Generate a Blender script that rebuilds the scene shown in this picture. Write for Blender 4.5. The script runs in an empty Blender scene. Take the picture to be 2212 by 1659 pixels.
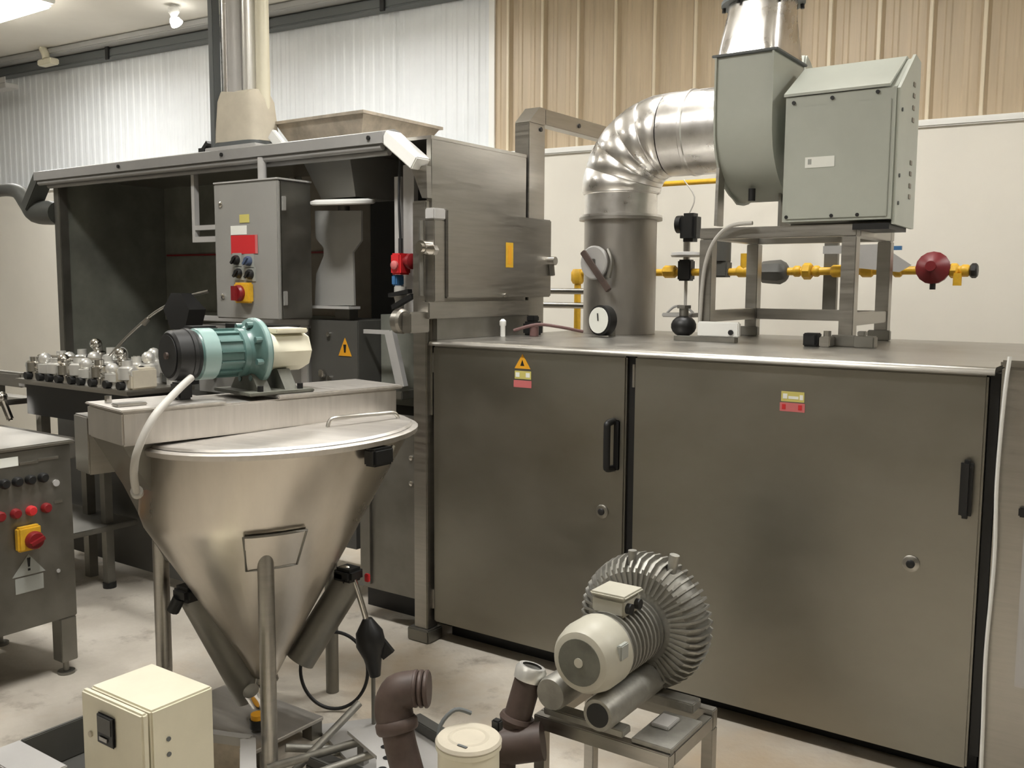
import bpy, bmesh, math, random
from mathutils import Vector, Matrix, Euler

random.seed(7)
scene = bpy.context.scene
COL = scene.collection
PI = math.pi

# ------------------------------------------------------------------ camera
F_PX, PITCH, ROLL, YAW = 2044.8, 0.1041, 0.0058, 0.6082
CAM = Vector((2.7287, -3.2869, 1.65))
fw = Vector((-math.sin(YAW) * math.cos(PITCH), math.cos(YAW) * math.cos(PITCH), -math.sin(PITCH)))
rt = Vector((math.cos(YAW), math.sin(YAW), 0))
up = rt.cross(fw)
R2 = rt * math.cos(ROLL) + up * math.sin(ROLL)
U2 = up * math.cos(ROLL) - rt * math.sin(ROLL)
cd = bpy.data.cameras.new('camera')
cam = bpy.data.objects.new('camera', cd)
COL.objects.link(cam)
cd.sensor_width = 36.0
cd.lens = 36.0 * F_PX / 2212.0
cd.clip_start, cd.clip_end = 0.05, 60
cam.matrix_world = Matrix(((R2.x, U2.x, -fw.x, CAM.x), (R2.y, U2.y, -fw.y, CAM.y),
                           (R2.z, U2.z, -fw.z, CAM.z), (0, 0, 0, 1)))
scene.camera = cam

# ------------------------------------------------------------------ world, lights, exposure
CEIL = 4.05
w = bpy.data.worlds.new('world')
scene.world = w
w.use_nodes = True
w.node_tree.nodes['Background'].inputs[0].default_value = (0.9, 0.95, 1.0, 1)
w.node_tree.nodes['Background'].inputs[1].default_value = 0.02
vs = scene.view_settings
vs.view_transform = 'Standard'
vs.look = 'None'
vs.gamma = 1.0
vs.use_curve_mapping = False
vs.exposure = 0.0
LIGHT_POWER = 60.0
LIGHT_SPOTS = [(-5.75, 1.10), (-2.5, 1.15), (0.9, 0.95), (4.2, 1.15),
               (-3.4, -1.5), (0.25, -1.45), (3.6, -1.45), (0.6, -5.0)]
LIGHT_LEVEL = [0.74, 0.80, 0.95, 0.75, 0.50, 0.90, 0.12, 0.15]   # set per lamp to balance tones; all diffusers glow alike
for (lx, ly), lev in zip(LIGHT_SPOTS, LIGHT_LEVEL):
    ld = bpy.data.lights.new('ceiling_lamp', 'AREA')
    ld.shape = 'RECTANGLE'
    ld.size, ld.size_y = 1.15, 0.26
    ld.energy = LIGHT_POWER * lev
    ld.spread = math.radians(165 if ly > 0 else 140)
    ld.color = (1.0, 0.99, 0.965)
    lo = bpy.data.objects.new('ceiling_lamp', ld)
    lo.location = (lx, ly, CEIL - 0.125)
    COL.objects.link(lo)

# ------------------------------------------------------------------ materials
def nodes_of(m):
    m.use_nodes = True
    nt = m.node_tree
    return nt, nt.nodes['Principled BSDF']

def mat(name, col, rough=0.5, metal=0.0, var=0.0, vscale=8.0, stretch=None, bump=0.0, bscale=60.0,
        rvar=0.0, col2=None, emit=0.0, coat=0.0):
    m = bpy.data.materials.new(name)
    nt, b = nodes_of(m)
    c = (col[0], col[1], col[2], 1)
    b.inputs['Base Color'].default_value = c
    b.inputs['Roughness'].default_value = rough
    b.inputs['Metallic'].default_value = metal
    if coat:
        b.inputs['Coat Weight'].default_value = coat
    if emit:
        b.inputs['Emission Color'].default_value = c
        b.inputs['Emission Strength'].default_value = emit
    if var or bump or rvar or col2:
        tc = nt.nodes.new('ShaderNodeTexCoord')
        mp = nt.nodes.new('ShaderNodeMapping')
        nt.links.new(tc.outputs['Object'], mp.inputs[0])
        if stretch:
            mp.inputs['Scale'].default_value = stretch
        nz = nt.nodes.new('ShaderNodeTexNoise')
        nz.inputs['Scale'].default_value = vscale
        nz.inputs['Detail'].default_value = 6
        nz.inputs['Roughness'].default_value = 0.6
        nt.links.new(mp.outputs[0], nz.inputs['Vector'])
        if var or col2:
            mx = nt.nodes.new('ShaderNodeMix')
            mx.data_type = 'RGBA'
            a = col if col2 else tuple(max(0, x * (1 - var)) for x in col)
            d = col2 if col2 else tuple(min(1, x * (1 + var)) for x in col)
            mx.inputs[6].default_value = (*a, 1)
            mx.inputs[7].default_value = (*d, 1)
            cr = nt.nodes.new('ShaderNodeValToRGB')
            cr.color_ramp.elements[0].position = 0.34
            cr.color_ramp.elements[1].position = 0.66
            nt.links.new(nz.outputs[0], cr.inputs[0])
            nt.links.new(cr.outputs[0], mx.inputs[0])
            nt.links.new(mx.outputs[2], b.inputs['Base Color'])
        if rvar:
            mr = nt.nodes.new('ShaderNodeMapRange')
            mr.inputs[1].default_value, mr.inputs[2].default_value = 0.3, 0.7
            mr.inputs[3].default_value, mr.inputs[4].default_value = rough - rvar, rough + rvar
            nt.links.new(nz.outputs[0], mr.inputs[0])
            nt.links.new(mr.outputs[0], b.inputs['Roughness'])
        if bump:
            n2 = nt.nodes.new('ShaderNodeTexNoise')
            n2.inputs['Scale'].default_value = bscale
            n2.inputs['Detail'].default_value = 4
            nt.links.new(mp.outputs[0], n2.inputs['Vector'])
            bp = nt.nodes.new('ShaderNodeBump')
            bp.inputs['Strength'].default_value = bump
            bp.inputs['Distance'].default_value = 0.01
            nt.links.new(n2.outputs[0], bp.inputs['Height'])
            nt.links.new(bp.outputs[0], b.inputs['Normal'])
    return m

def concrete():
    m = bpy.data.materials.new('concrete')
    nt, b = nodes_of(m)
    tc = nt.nodes.new('ShaderNodeTexCoord')
    def noise(scale, detail, lo, hi):
        n = nt.nodes.new('ShaderNodeTexNoise')
        n.inputs['Scale'].default_value = scale
        n.inputs['Detail'].default_value = detail
        n.inputs['Roughness'].default_value = 0.65
        nt.links.new(tc.outputs['Object'], n.inputs['Vector'])
        r = nt.nodes.new('ShaderNodeMapRange')
        r.inputs[1].default_value, r.inputs[2].default_value = lo, hi
        nt.links.new(n.outputs[0], r.inputs[0])
        return r, n
    def mix(a, d, fac):
        x = nt.nodes.new('ShaderNodeMix')
        x.data_type = 'RGBA'
        for i, s in ((6, a), (7, d)):
            if isinstance(s, tuple):
                x.inputs[i].default_value = (*s, 1)
            else:
                nt.links.new(s, x.inputs[i])
        nt.links.new(fac, x.inputs[0])
        return x.outputs[2]
    r1, n1 = noise(1.6, 8, 0.38, 0.66)
    r2, n2 = noise(4.5, 9, 0.56, 0.72)
    r3, n3 = noise(0.9, 5, 0.52, 0.70)
    c = mix((0.51, 0.465, 0.395), (0.66, 0.61, 0.53), r1.outputs[0])
    c = mix(c, (0.31, 0.27, 0.22), r2.outputs[0])
    c = mix(c, (0.53, 0.43, 0.31), r3.outputs[0])
    nt.links.new(c, b.inputs['Base Color'])
    b.inputs['Roughness'].default_value = 0.62
    n4 = nt.nodes.new('ShaderNodeTexNoise')
    n4.inputs['Scale'].default_value = 40
    n4.inputs['Detail'].default_value = 6
    nt.links.new(tc.outputs['Object'], n4.inputs['Vector'])
    bp = nt.nodes.new('ShaderNodeBump')
    bp.inputs['Strength'].default_value = 0.25
    bp.inputs['Distance'].default_value = 0.01
    nt.links.new(n4.outputs[0], bp.inputs['Height'])
    nt.links.new(bp.outputs[0], b.inputs['Normal'])
    return m

M = dict(
    concrete=concrete(),
    wallwhite=mat('white_sheeting', (0.77, 0.80, 0.825), 0.42, var=0.05, vscale=1.5),
    walltan=mat('tan_sheeting', (0.52, 0.42, 0.29), 0.45, var=0.10, vscale=3.0, stretch=(6, 6, 0.35)),
    ribhighlight=mat('tan_rib_highlight', (0.74, 0.65, 0.49), 0.45),  # lighter tan for the painted light on the ribs
    wains=mat('cream_wall_panel', (0.80, 0.77, 0.695), 0.5, var=0.03, vscale=1.2),
    white=mat('white_enamel', (0.86, 0.86, 0.83), 0.4),
    ceiling=mat('ceiling_board', (0.72, 0.695, 0.635), 0.8, var=0.05, vscale=1.0),
    beam=mat('dark_beam', (0.13, 0.14, 0.14), 0.55),
    beamlight=mat('grey_gutter', (0.42, 0.42, 0.41), 0.5),
    rear=mat('shade_wall', (0.30, 0.285, 0.25), 0.8),
    steel=mat('brushed_stainless', (0.44, 0.423, 0.388), 0.36, 1.0, var=0.06, vscale=5, stretch=(1, 1, 14), rvar=0.07, bump=0.03, bscale=30),
    door=mat('door_stainless', (0.325, 0.312, 0.275), 0.40, 1.0, var=0.07, vscale=2.2, stretch=(1, 1, 1.6), rvar=0.06, bump=0.02, bscale=9),
    steeldark=mat('dull_stainless', (0.27, 0.26, 0.235), 0.5, 1.0, var=0.12, vscale=6, rvar=0.08),
    chrome=mat('polished_fitting', (0.78, 0.76, 0.72), 0.18, 1.0),
    galv=mat('galvanised_duct', (0.86, 0.845, 0.83), 0.30, 1.0, var=0.10, vscale=9, rvar=0.08, bump=0.05, bscale=14),
    stack=mat('stack_stainless', (0.42, 0.40, 0.37), 0.42, 1.0, var=0.10, vscale=6, stretch=(1, 1, .4), rvar=0.06),
    hopper=mat('cone_stainless', (0.58, 0.54, 0.48), 0.33, 1.0, var=0.12, vscale=4, stretch=(1, 1, .3), rvar=0.08, bump=0.03, bscale=5),
    alu=mat('cast_aluminium', (0.37, 0.36, 0.325), 0.5, 0.7, var=0.15, vscale=14, bump=0.1, bscale=60),
    fanpaint=mat('grey_green_paint', (0.44, 0.46, 0.405), 0.42, var=0.04, vscale=4),
    cabpaint=mat('grey_cabinet_paint', (0.31, 0.305, 0.285), 0.45, var=0.03, vscale=5),
    cabdark=mat('dark_grey_paint', (0.085, 0.083, 0.075), 0.5, var=0.08, vscale=5),
    lipgrey=mat('light_grey_paint', (0.46, 0.45, 0.435), 0.42, var=0.05, vscale=6),
    lippaint=mat('grey_lip_paint', (0.29, 0.285, 0.275), 0.42, var=0.05, vscale=6),
    inner=mat('dark_lining', (0.20, 0.205, 0.175), 0.65, var=0.25, vscale=3),  # dark grey-green lining, tone varied by noise
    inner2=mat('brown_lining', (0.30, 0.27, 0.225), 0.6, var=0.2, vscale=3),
    cream=mat('cream_enamel', (0.76, 0.72, 0.57), 0.42, var=0.04, vscale=6),
    pumpgrey=mat('pale_grey_enamel', (0.50, 0.48, 0.40), 0.42, var=0.05, vscale=8),
    satin=mat('satin_fitting', (0.82, 0.81, 0.77), 0.3, 0.55),
    ducting=mat('dark_duct_paint', (0.06, 0.062, 0.055), 0.5),
    lidsteel=mat('satin_sheet', (0.64, 0.61, 0.57), 0.48, 1.0, var=0.06, vscale=5, stretch=(1, 12, 1), rvar=0.05),
    castolive=mat('olive_casting', (0.13, 0.13, 0.105), 0.6, var=0.2, vscale=14),
    fabric=mat('cream_fabric', (0.56, 0.51, 0.41), 0.85, var=0.08, vscale=7, bump=0.2, bscale=25),
    black=mat('black_plastic', (0.012, 0.012, 0.012), 0.45),
    rubber=mat('black_rubber', (0.02, 0.02, 0.02), 0.6),
    red=mat('red_plastic', (0.62, 0.03, 0.035), 0.4),
    darkred=mat('dark_red_plastic', (0.22, 0.012, 0.015), 0.4),
    yellow=mat('yellow_paint', (0.72, 0.42, 0.03), 0.45, var=0.12, vscale=20),
    orange=mat('warning_orange', (0.80, 0.38, 0.02), 0.5),
    olive=mat('yellow_label', (0.62, 0.55, 0.16), 0.5),
    labelred=mat('red_label', (0.60, 0.16, 0.16), 0.5),
    label=mat('white_label', (0.85, 0.86, 0.80), 0.5),
    palelabel=mat('pale_grey_label', (0.36, 0.37, 0.34), 0.5),
    blue=mat('blue_plastic', (0.05, 0.16, 0.34), 0.45),
    navy=mat('blue_grey_plastic', (0.07, 0.10, 0.18), 0.45),
    green=mat('green_motor_paint', (0.105, 0.195, 0.18), 0.36, var=0.10, vscale=9, coat=0.2),
    greenhi=mat('pale_green_paint', (0.26, 0.38, 0.36), 0.32, coat=0.3),
    brown=mat('brown_pipe', (0.085, 0.058, 0.048), 0.55, var=0.18, vscale=14),
    conduit=mat('grey_conduit', (0.50, 0.48, 0.44), 0.5),
    tray=mat('stained_sheet', (0.50, 0.44, 0.36), 0.5, 0.4, var=0.25, vscale=9),
    lit=mat('lit_diffuser', (1.0, 0.97, 0.90), 0.5, emit=14.0),
)

# ------------------------------------------------------------------ mesh builder
class B:
    def __init__(s):
        s.bm = bmesh.new()
    def _xf(s, vs, mt):
        if mt is not None:
            bmesh.ops.transform(s.bm, matrix=mt, verts=vs)
    def box(s, x0, y0, z0, x1, y1, z1, bev=0.0, mt=None):
        r = bmesh.ops.create_cube(s.bm, size=1.0)
        vs = r['verts']
        for v in vs:
            v.co = Vector(((x0 + x1) / 2 + v.co.x * (x1 - x0), (y0 + y1) / 2 + v.co.y * (y1 - y0),
                           (z0 + z1) / 2 + v.co.z * (z1 - z0)))
        if mt is not None:
            s._xf(vs, mt)
        if bev > 0:
            es = list({e for v in vs for e in v.link_edges})
            bmesh.ops.bevel(s.bm, geom=es, offset=bev, segments=2, affect='EDGES', clamp_overlap=True)
        return s
    def bar(s, p0, p1, wx, wz, roll=0.0, bev=0.0):
        """rectangular bar between two points"""
        p0, p1 = Vector(p0), Vector(p1)
        d = p1 - p0
        q = d.to_track_quat('X', 'Z')
        mt = Matrix.Translation(p0) @ q.to_matrix().to_4x4() @ Matrix.Rotation(roll, 4, 'X')
        return s.box(0, -wx / 2, -wz / 2, d.length, wx / 2, wz / 2, bev, mt)
    def ringpts(s, c, q, r, n, ph=0.0):
        return [c + q @ Vector((r * math.cos(2 * PI * i / n + ph), r * math.sin(2 * PI * i / n + ph), 0)) for i in range(n)]
    def loft(s, rings, cap0=True, cap1=True, closed=False):
        vr = [[s.bm.verts.new(p) for p in r] for r in rings]
        m = len(vr)
        for k in range(m if closed else m - 1):
            a, b = vr[k], vr[(k + 1) % m]
            n = len(a)
            for i in range(n):
                try:
                    s.bm.faces.new((a[i], a[(i + 1) % n], b[(i + 1) % n], b[i]))
                except ValueError:
                    pass
        if not closed:
            if cap0:
                s.bm.faces.new(list(reversed(vr[0])))
            if cap1:
                s.bm.faces.new(vr[-1])
        return s
    def cyl(s, p0, p1, r0, r1=None, n=20, cap=True):
        p0, p1 = Vector(p0), Vector(p1)
        r1 = r0 if r1 is None else r1
        q = (p1 - p0).to_track_quat('Z', 'Y')
        return s.loft([s.ringpts(p0, q, r0, n), s.ringpts(p1, q, r1, n)], cap, cap)
    def lathe(s, prof, org, axis=(0, 0, 1), n=28, cap=True):
        org = Vector(org)
        q = Vector(axis).to_track_quat('Z', 'Y')
        ax = Vector(axis).normalized()
        return s.loft([s.ringpts(org + ax * h, q, max(r, 1e-4), n) for r, h in prof], cap, cap)
    def tube(s, pts, r, n=10, sub=0, closed=False):
        pts = [Vector(p) for p in pts]
        rs = r if isinstance(r, (list, tuple)) else [r] * len(pts)
        if sub:
            np_, nr = [], []
            m = len(pts)
            rng = m if closed else m - 1
            for i in range(rng):
                if closed:
                    a, b, c, d = pts[i - 1], pts[i], pts[(i + 1) % m], pts[(i + 2) % m]
                else:
                    a, b, c, d = pts[max(i - 1, 0)], pts[i], pts[i + 1], pts[min(i + 2, m - 1)]
                for k in range(sub):
                    t = k / sub
                    np_.append(0.5 * ((2 * b) + (c - a) * t + (2 * a - 5 * b + 4 * c - d) * t * t + (3 * b - a - 3 * c + d) * t ** 3))
                    nr.append(rs[i] * (1 - t) + rs[(i + 1) % m] * t)
            if not closed:
                np_.append(pts[-1])
                nr.append(rs[-1])
            pts, rs = np_, nr
        rings = []
        m = len(pts)
        nrm = None
        for i, p in enumerate(pts):
            if closed:
                t = pts[(i + 1) % m] - pts[i - 1]
            else:
                t = pts[min(i + 1, m - 1)] - pts[max(i - 1, 0)]
            t.normalize()
            if nrm is None:
                nrm = t.orthogonal().normalized()
            nrm = (nrm - t * nrm.dot(t)).normalized()
            bn = t.cross(nrm)
            rings.append([p + (nrm * math.cos(2 * PI * k / n) + bn * math.sin(2 * PI * k / n)) * rs[i] for k in range(n)])
        return s.loft(rings, closed=closed)
    def prism(s, poly, vec, bev=0.0):
        vec = Vector(vec)
        a = [s.bm.verts.new(Vector(p)) for p in poly]
        b = [s.bm.verts.new(Vector(p) + vec) for p in poly]
        n = len(a)
        s.bm.faces.new(list(reversed(a)))
        s.bm.faces.new(b)
        for i in range(n):
            s.bm.faces.new((a[i], a[(i + 1) % n], b[(i + 1) % n], b[i]))
        return s
    def sphere(s, c, r, n=16, sc=(1, 1, 1)):
        mt = Matrix.Translation(Vector(c)) @ Matrix.Diagonal((r * sc[0], r * sc[1], r * sc[2], 1))
        bmesh.ops.create_uvsphere(s.bm, u_segments=n, v_segments=max(6, n // 2), radius=1.0, matrix=mt)
        return s
    def sheet(s, prof, z0, z1, flip=False):
        """profile of (x, y) points drawn along the wall and raised from z0 to z1"""
        lo = [s.bm.verts.new((x, y, z0)) for x, y in prof]
        hi = [s.bm.verts.new((x, y, z1)) for x, y in prof]
        for i in range(len(prof) - 1):
            s.bm.faces.new((lo[i], lo[i + 1], hi[i + 1], hi[i]))
        return s

FRAME = {}
def link_mesh(name, b, material, parent, kind=None, label=None, smooth=38):
    bm = b.bm
    if parent is not None and parent.name in FRAME and FRAME[parent.name] is not None:
        bmesh.ops.transform(bm, matrix=FRAME[parent.name], verts=bm.verts)
    bmesh.ops.recalc_face_normals(bm, faces=bm.faces)
    me = bpy.data.meshes.new(name)
    bm.to_mesh(me)
    bm.free()
    me.materials.append(M[material] if isinstance(material, str) else material)
    if smooth:
        me.polygons.foreach_set('use_smooth', [True] * len(me.polygons))
        me.set_sharp_from_angle(angle=math.radians(smooth))
    o = bpy.data.objects.new(name, me)
    COL.objects.link(o)
    if parent is not None:
        o.parent = parent
        FRAME[o.name] = FRAME.get(parent.name)
    if kind:
        o['kind'] = kind
    if label:
        o['label'] = label
    return o

def thing(name, label, cat, loc=(0, 0, 0), rz=0.0, group=None, local=False):
    """an Empty at the base of a thing; local=False: its parts are given in room coordinates"""
    o = bpy.data.objects.new(name, None)
    o.empty_display_size = 0.1
    COL.objects.link(o)
    o.location = loc
    o.rotation_euler = (0, 0, rz)
    o['label'] = label
    o['category'] = cat
    if group:
        o['group'] = group
    mt = Matrix.Translation(Vector(loc)) @ Matrix.Rotation(rz, 4, 'Z')
    FRAME[o.name] = None if local else mt.inverted()
    return o

def part(name, material, parent, b, label=None, kind=None, smooth=38):
    return link_mesh(name, b, material, parent, kind, label, smooth)

def solo(name, material, b, label, cat, group=None, loc=None):
    o = link_mesh(name, b, material, None)
    if loc is not None:
        L = Vector(loc)
        o.data.transform(Matrix.Translation(-L))
        o.location = L
    o['label'] = label
    o['category'] = cat
    if group:
        o['group'] = group
    return o

def struct(name, material, b, smooth=38):
    return link_mesh(name, b, material, None, kind='structure', smooth=smooth)

def copies(name, src, parent, offsets):
    """children sharing one mesh, moved by offsets"""
    out = []
    for off in offsets:
        c = bpy.data.objects.new(name, src.data)
        COL.objects.link(c)
        c.parent = parent
        c.location = src.location + Vector(off)
        out.append(c)
    return out

# ------------------------------------------------------------------ the room
XL, XR, YF = -10.0, 6.5, -7.5
struct('floor', 'concrete', B().box(XL, YF, -0.1, XR, 4.0, 0.0))
struct('ceiling', 'ceiling', B().box(XL, YF, CEIL, XR, 4.0, CEIL + 0.1))
struct('wall_left', 'wallwhite', B().box(XL - 0.1, YF, 0, XL, 4.0, CEIL))
struct('wall_right', 'rear', B().box(XR, YF, 0, XR + 0.1, 4.0, CEIL))
struct('wall_front', 'rear', B().box(XL, YF - 0.1, 0, XR, YF, CEIL))

WANG = math.atan(0.0796)
wb = bpy.data.objects.new('wall_back', None)
COL.objects.link(wb)
wb.location = (0, 3.0, 0)
wb.rotation_euler = (0, 0, WANG)
wb['kind'] = 'structure'
FRAME[wb.name] = None
SPLIT = -1.745
part('wall_core', 'wallwhite', wb, B().box(-10.2, 0.05, 0, 7.0, 0.15, CEIL))
def sheeting(x0, width, pitch, rib, ribw, minor):
    prof = [(x0, 0)]
    n = int(round(width / pitch))
    for i in range(n):
        c = x0 + pitch * (i + 0.5)
        if minor:
            for k in (-0.32, 0.32):
                m = c + k * pitch
                if k < 0:
                    prof += [(m - 0.022, 0), (m - 0.012, -0.006), (m + 0.012, -0.006), (m + 0.022, 0)]
            prof += [(c - ribw, 0), (c - ribw * 0.45, -rib), (c + ribw * 0.45, -rib), (c + ribw, 0)]
            m = c + 0.32 * pitch
            prof += [(m - 0.022, 0), (m - 0.012, -0.006), (m + 0.012, -0.006), (m + 0.022, 0)]
        else:
            prof += [(c - ribw, 0), (c - ribw * 0.5, -rib), (c + ribw * 0.5, -rib), (c + ribw, 0)]
    prof.append((x0 + width, 0))
    return prof
p0 = part('wall_panel', 'wallwhite', wb, B().sheet(sheeting(-0.945, 0.945, 0.105, 0.006, 0.030, False), 2.4, CEIL), smooth=0)
p0.location = (SPLIT, 0, 0)
copies('wall_panel', p0, wb, [(-0.945 * i, -0.0015 * (i % 2), 0) for i in range(1, 9)])
p1 = part('wall_panel', 'walltan', wb, B().sheet(sheeting(0, 0.90, 0.30, 0.024, 0.030, True), 2.4, CEIL), smooth=0)
p1.location = (SPLIT, -0.012, 0)
copies('wall_panel', p1, wb, [(0.90 * i, -0.0015 * (i % 2), 0) for i in range(1, 9)])
bt = part('rib_highlight', 'ribhighlight', wb, B().box(-0.011, -0.048, 2.66, 0.011, -0.030, CEIL - 0.01, 0.003))  # pale strips paint in the light that the tan rib sides catch
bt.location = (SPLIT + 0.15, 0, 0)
copies('rib_highlight', bt, wb, [(0.30 * i, 0, 0) for i in range(1, 25)])
part('lower_wall', 'wains', wb, B().box(-10.2, -0.12, 0, 7.0, 0.02, 2.62))
part('wall_cap', 'white', wb, B().box(-10.2, -0.145, 2.62, 7.0, 0.02, 2.665, 0.008))
t = struct('trim_1', 'beam', B().box(-10.2, -0.13, 3.885, 2.0, 0.0, 3.975, 0.015))
t.location, t.rotation_euler = (0, 3.0, 0), (0, 0, WANG)
for cx_ in (-6.2, -4.05, -2.75, -1.9):
    part('beam_clip', 'black', t, B().box(cx_, -0.15, 3.86, cx_ + 0.05, -0.131, 4.0, 0.004))
t = struct('trim_2', 'beamlight', B().box(-10.2, -0.24, 3.985, 2.0, 0.0, 4.045, 0.01))
t.location, t.rotation_euler = (0, 3.0, 0), (0, 0, WANG)
t = struct('trim_3', 'white', B().box(SPLIT - 0.03, -0.03, 2.66, SPLIT + 0.02, 0.0, CEIL))
t.location, t.rotation_euler = (0, 3.0, 0), (0, 0, WANG)

# ceiling lights
lab = ['long fluorescent ceiling light at the far left by the white corrugated wall',
       'fluorescent ceiling light above the hood, by the back wall',
       'fluorescent ceiling light above the oven fan', 'fluorescent ceiling light beyond the right end of the oven',
       'fluorescent ceiling light over the far left of the floor', 'fluorescent ceiling light over the cone hopper',
       'fluorescent ceiling light over the floor right of the oven', 'fluorescent ceiling light behind the viewer']
first = None
for i, (lx, ly) in enumerate(LIGHT_SPOTS):
    if first is None:
        g = thing('ceiling_light', lab[0], 'ceiling light', (0, 0, 0), group='fluorescent ceiling lights', local=True)
        h = part('housing', 'white', g, B().box(-0.62, -0.17, -0.075, 0.62, 0.17, 0.0, 0.01))
        d = part('diffuser', 'lit', g, B().box(-0.60, -0.15, -0.115, 0.60, 0.15, -0.076, 0.02))
        first = g
    else:
        g = thing('ceiling_light', lab[i], 'ceiling light', (0, 0, 0), group='fluorescent ceiling lights', local=True)
        for ch in first.children:
            c = ch.copy()
            COL.objects.link(c)
            c.parent = g
    g.location = (lx, ly, CEIL)

# ------------------------------------------------------------------ tunnel oven
oven = thing('tunnel_oven', 'long brushed stainless oven with two large front doors and black handles', 'oven', (1.1, 0.75, 0))
part('body', 'steeldark', oven, B().box(0.0, 0.045, 0.17, 2.28, 1.5, 1.383))
part('shadow_plinth', 'black', oven, B().box(0.02, 0.12, 0.0, 2.28, 1.42, 0.168))  # black block stands in for the shadow under the doors
part('top_panel', 'steel', oven, B().box(-0.005, 0.004, 1.386, 2.285, 1.5, 1.402))
part('top_edge', 'steel', oven, B().prism([(-0.005, 0.004 - 0.024 * math.sin(a * PI / 14), 1.378 + 0.024 * math.cos(a * PI / 14)) for a in range(8)] + [(-0.005, 0.004, 1.378)], (2.29, 0, 0)))
for x in (0.993, 2.275):
    part('seam_strip', 'black', oven, B().box(x - 0.006, 0.02, 0.12, x + 0.022, 0.043, 1.383))
def oven_door(x0, x1, z0, hx, hz0, hz1, lx, lz, flat):
    d = part('door', 'door', oven, B().box(x0, 0.0, z0, x1, 0.04, 1.377, 0.007))
    if flat:
        part('handle', 'black', d, B().box(hx - 0.018, -0.035, hz0, hx + 0.018, 0.0, hz1, 0.01))
    else:
        part('handle', 'black', d, B().tube([(hx, 0.0, hz1), (hx, -0.045, hz1 - 0.005), (hx, -0.05, hz1 - 0.03), (hx, -0.05, hz0 + 0.03),
                                             (hx, -0.045, hz0 + 0.005), (hx, 0.0, hz0)], 0.014, 10, sub=3))
        part('grip_plate', 'black', d, B().box(hx + 0.004, -0.006, hz0 - 0.005, hx + 0.03, 0.0, hz1 + 0.005, 0.003))
    part('lock_plate', 'steel' if flat else 'door', d, B().lathe([(0.028, 0), (0.028, 0.004), (0.024, 0.007)], (lx, 0.0, lz), (0, -1, 0)))
    part('lock', 'black', d, B().lathe([(0.014, 0.006), (0.014, 0.013), (0.010, 0.016)], (lx, 0.0, lz), (0, -1, 0), 16))
    for hz in (1.30, 0.2):
        part('hinge', 'steel', d, B().cyl((x0 - 0.008, 0.012, hz - 0.045), (x0 - 0.008, 0.012, hz + 0.045), 0.008, n=12))
    return d
dl = oven_door(0.004, 0.986, 0.096, 0.932, 0.925, 1.115, 0.888, 0.743, False)
dr = oven_door(1.022, 2.266, 0.076, 2.222, 0.915, 1.105, 2.065, 0.735, True)
def plate(x0, x1, z0, z1, y=-0.0015):
    return B().box(x0, y, z0, x1, 0.0005, z1)
def tri_y(cx, z0, z1, hw, y, t=0.002):
    return B().prism([(cx - hw, y, z0), (cx + hw, y, z0), (cx, y, z1)], (0, t, 0))
part('warning_triangle', 'orange', dl, tri_y(0.494, 1.30, 1.362, 0.040, -0.002), 'orange warning triangle')
part('flame_mark', 'black', dl, tri_y(0.494, 1.312, 1.338, 0.010, -0.0028, 0.001))
part('yellow_label', 'olive', dl, plate(0.455, 0.538, 1.256, 1.290))
for x in (0.460, 0.512):
    part('label_print', 'label', dl, B().box(x, -0.0022, 1.264, x + 0.02, -0.001, 1.283))
part('red_label', 'labelred', dl, plate(0.450, 0.540, 1.220, 1.250))
part('yellow_label', 'olive', dr, plate(1.606, 1.688, 1.246, 1.282))
for (x0, x1, z0, z1) in ((1.612, 1.628, 1.256, 1.274), (1.632, 1.668, 1.256, 1.266), (1.672, 1.684, 1.254, 1.272)):
    part('label_print', 'label', dr, B().box(x0, -0.0022, z0, x1, -0.001, z1))
part('red_label', 'labelred', dr, plate(1.602, 1.691, 1.211, 1.242))
for x in (1.610, 1.668):
    part('red_label_print', 'red', dr, B().box(x, -0.0022, 1.218, x + 0.013, -0.001, 1.236))
cp = part('corner_post', 'steel', oven, B().box(-0.088, -0.03, 0.06, -0.008, 0.05, 2.02, 0.005))
part('foot', 'steeldark', cp, B().box(-0.115, -0.05, 0.0, 0.012, 0.06, 0.062, 0.006))
part('left_panel', 'steeldark', oven, B().box(-0.47, 0.01, 0.175, -0.09, 0.05, 1.04, 0.004))
part('panel_edge', 'steeldark', oven, B().box(-0.405, -0.004, 0.2, -0.39, 0.009, 0.64))
for z in (0.848, 0.727):
    part('bolt', 'chrome', oven, B().lathe([(0.012, 0), (0.012, 0.006), (0.006, 0.010)], (-0.135, 0.01, z), (0, -1, 0), 10))
part('left_shadow_plinth', 'black', oven, B().box(-0.60, 0.2, 0.0, -0.05, 1.0, 0.17))  # black block painted in for the shaded void under the left panel

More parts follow.
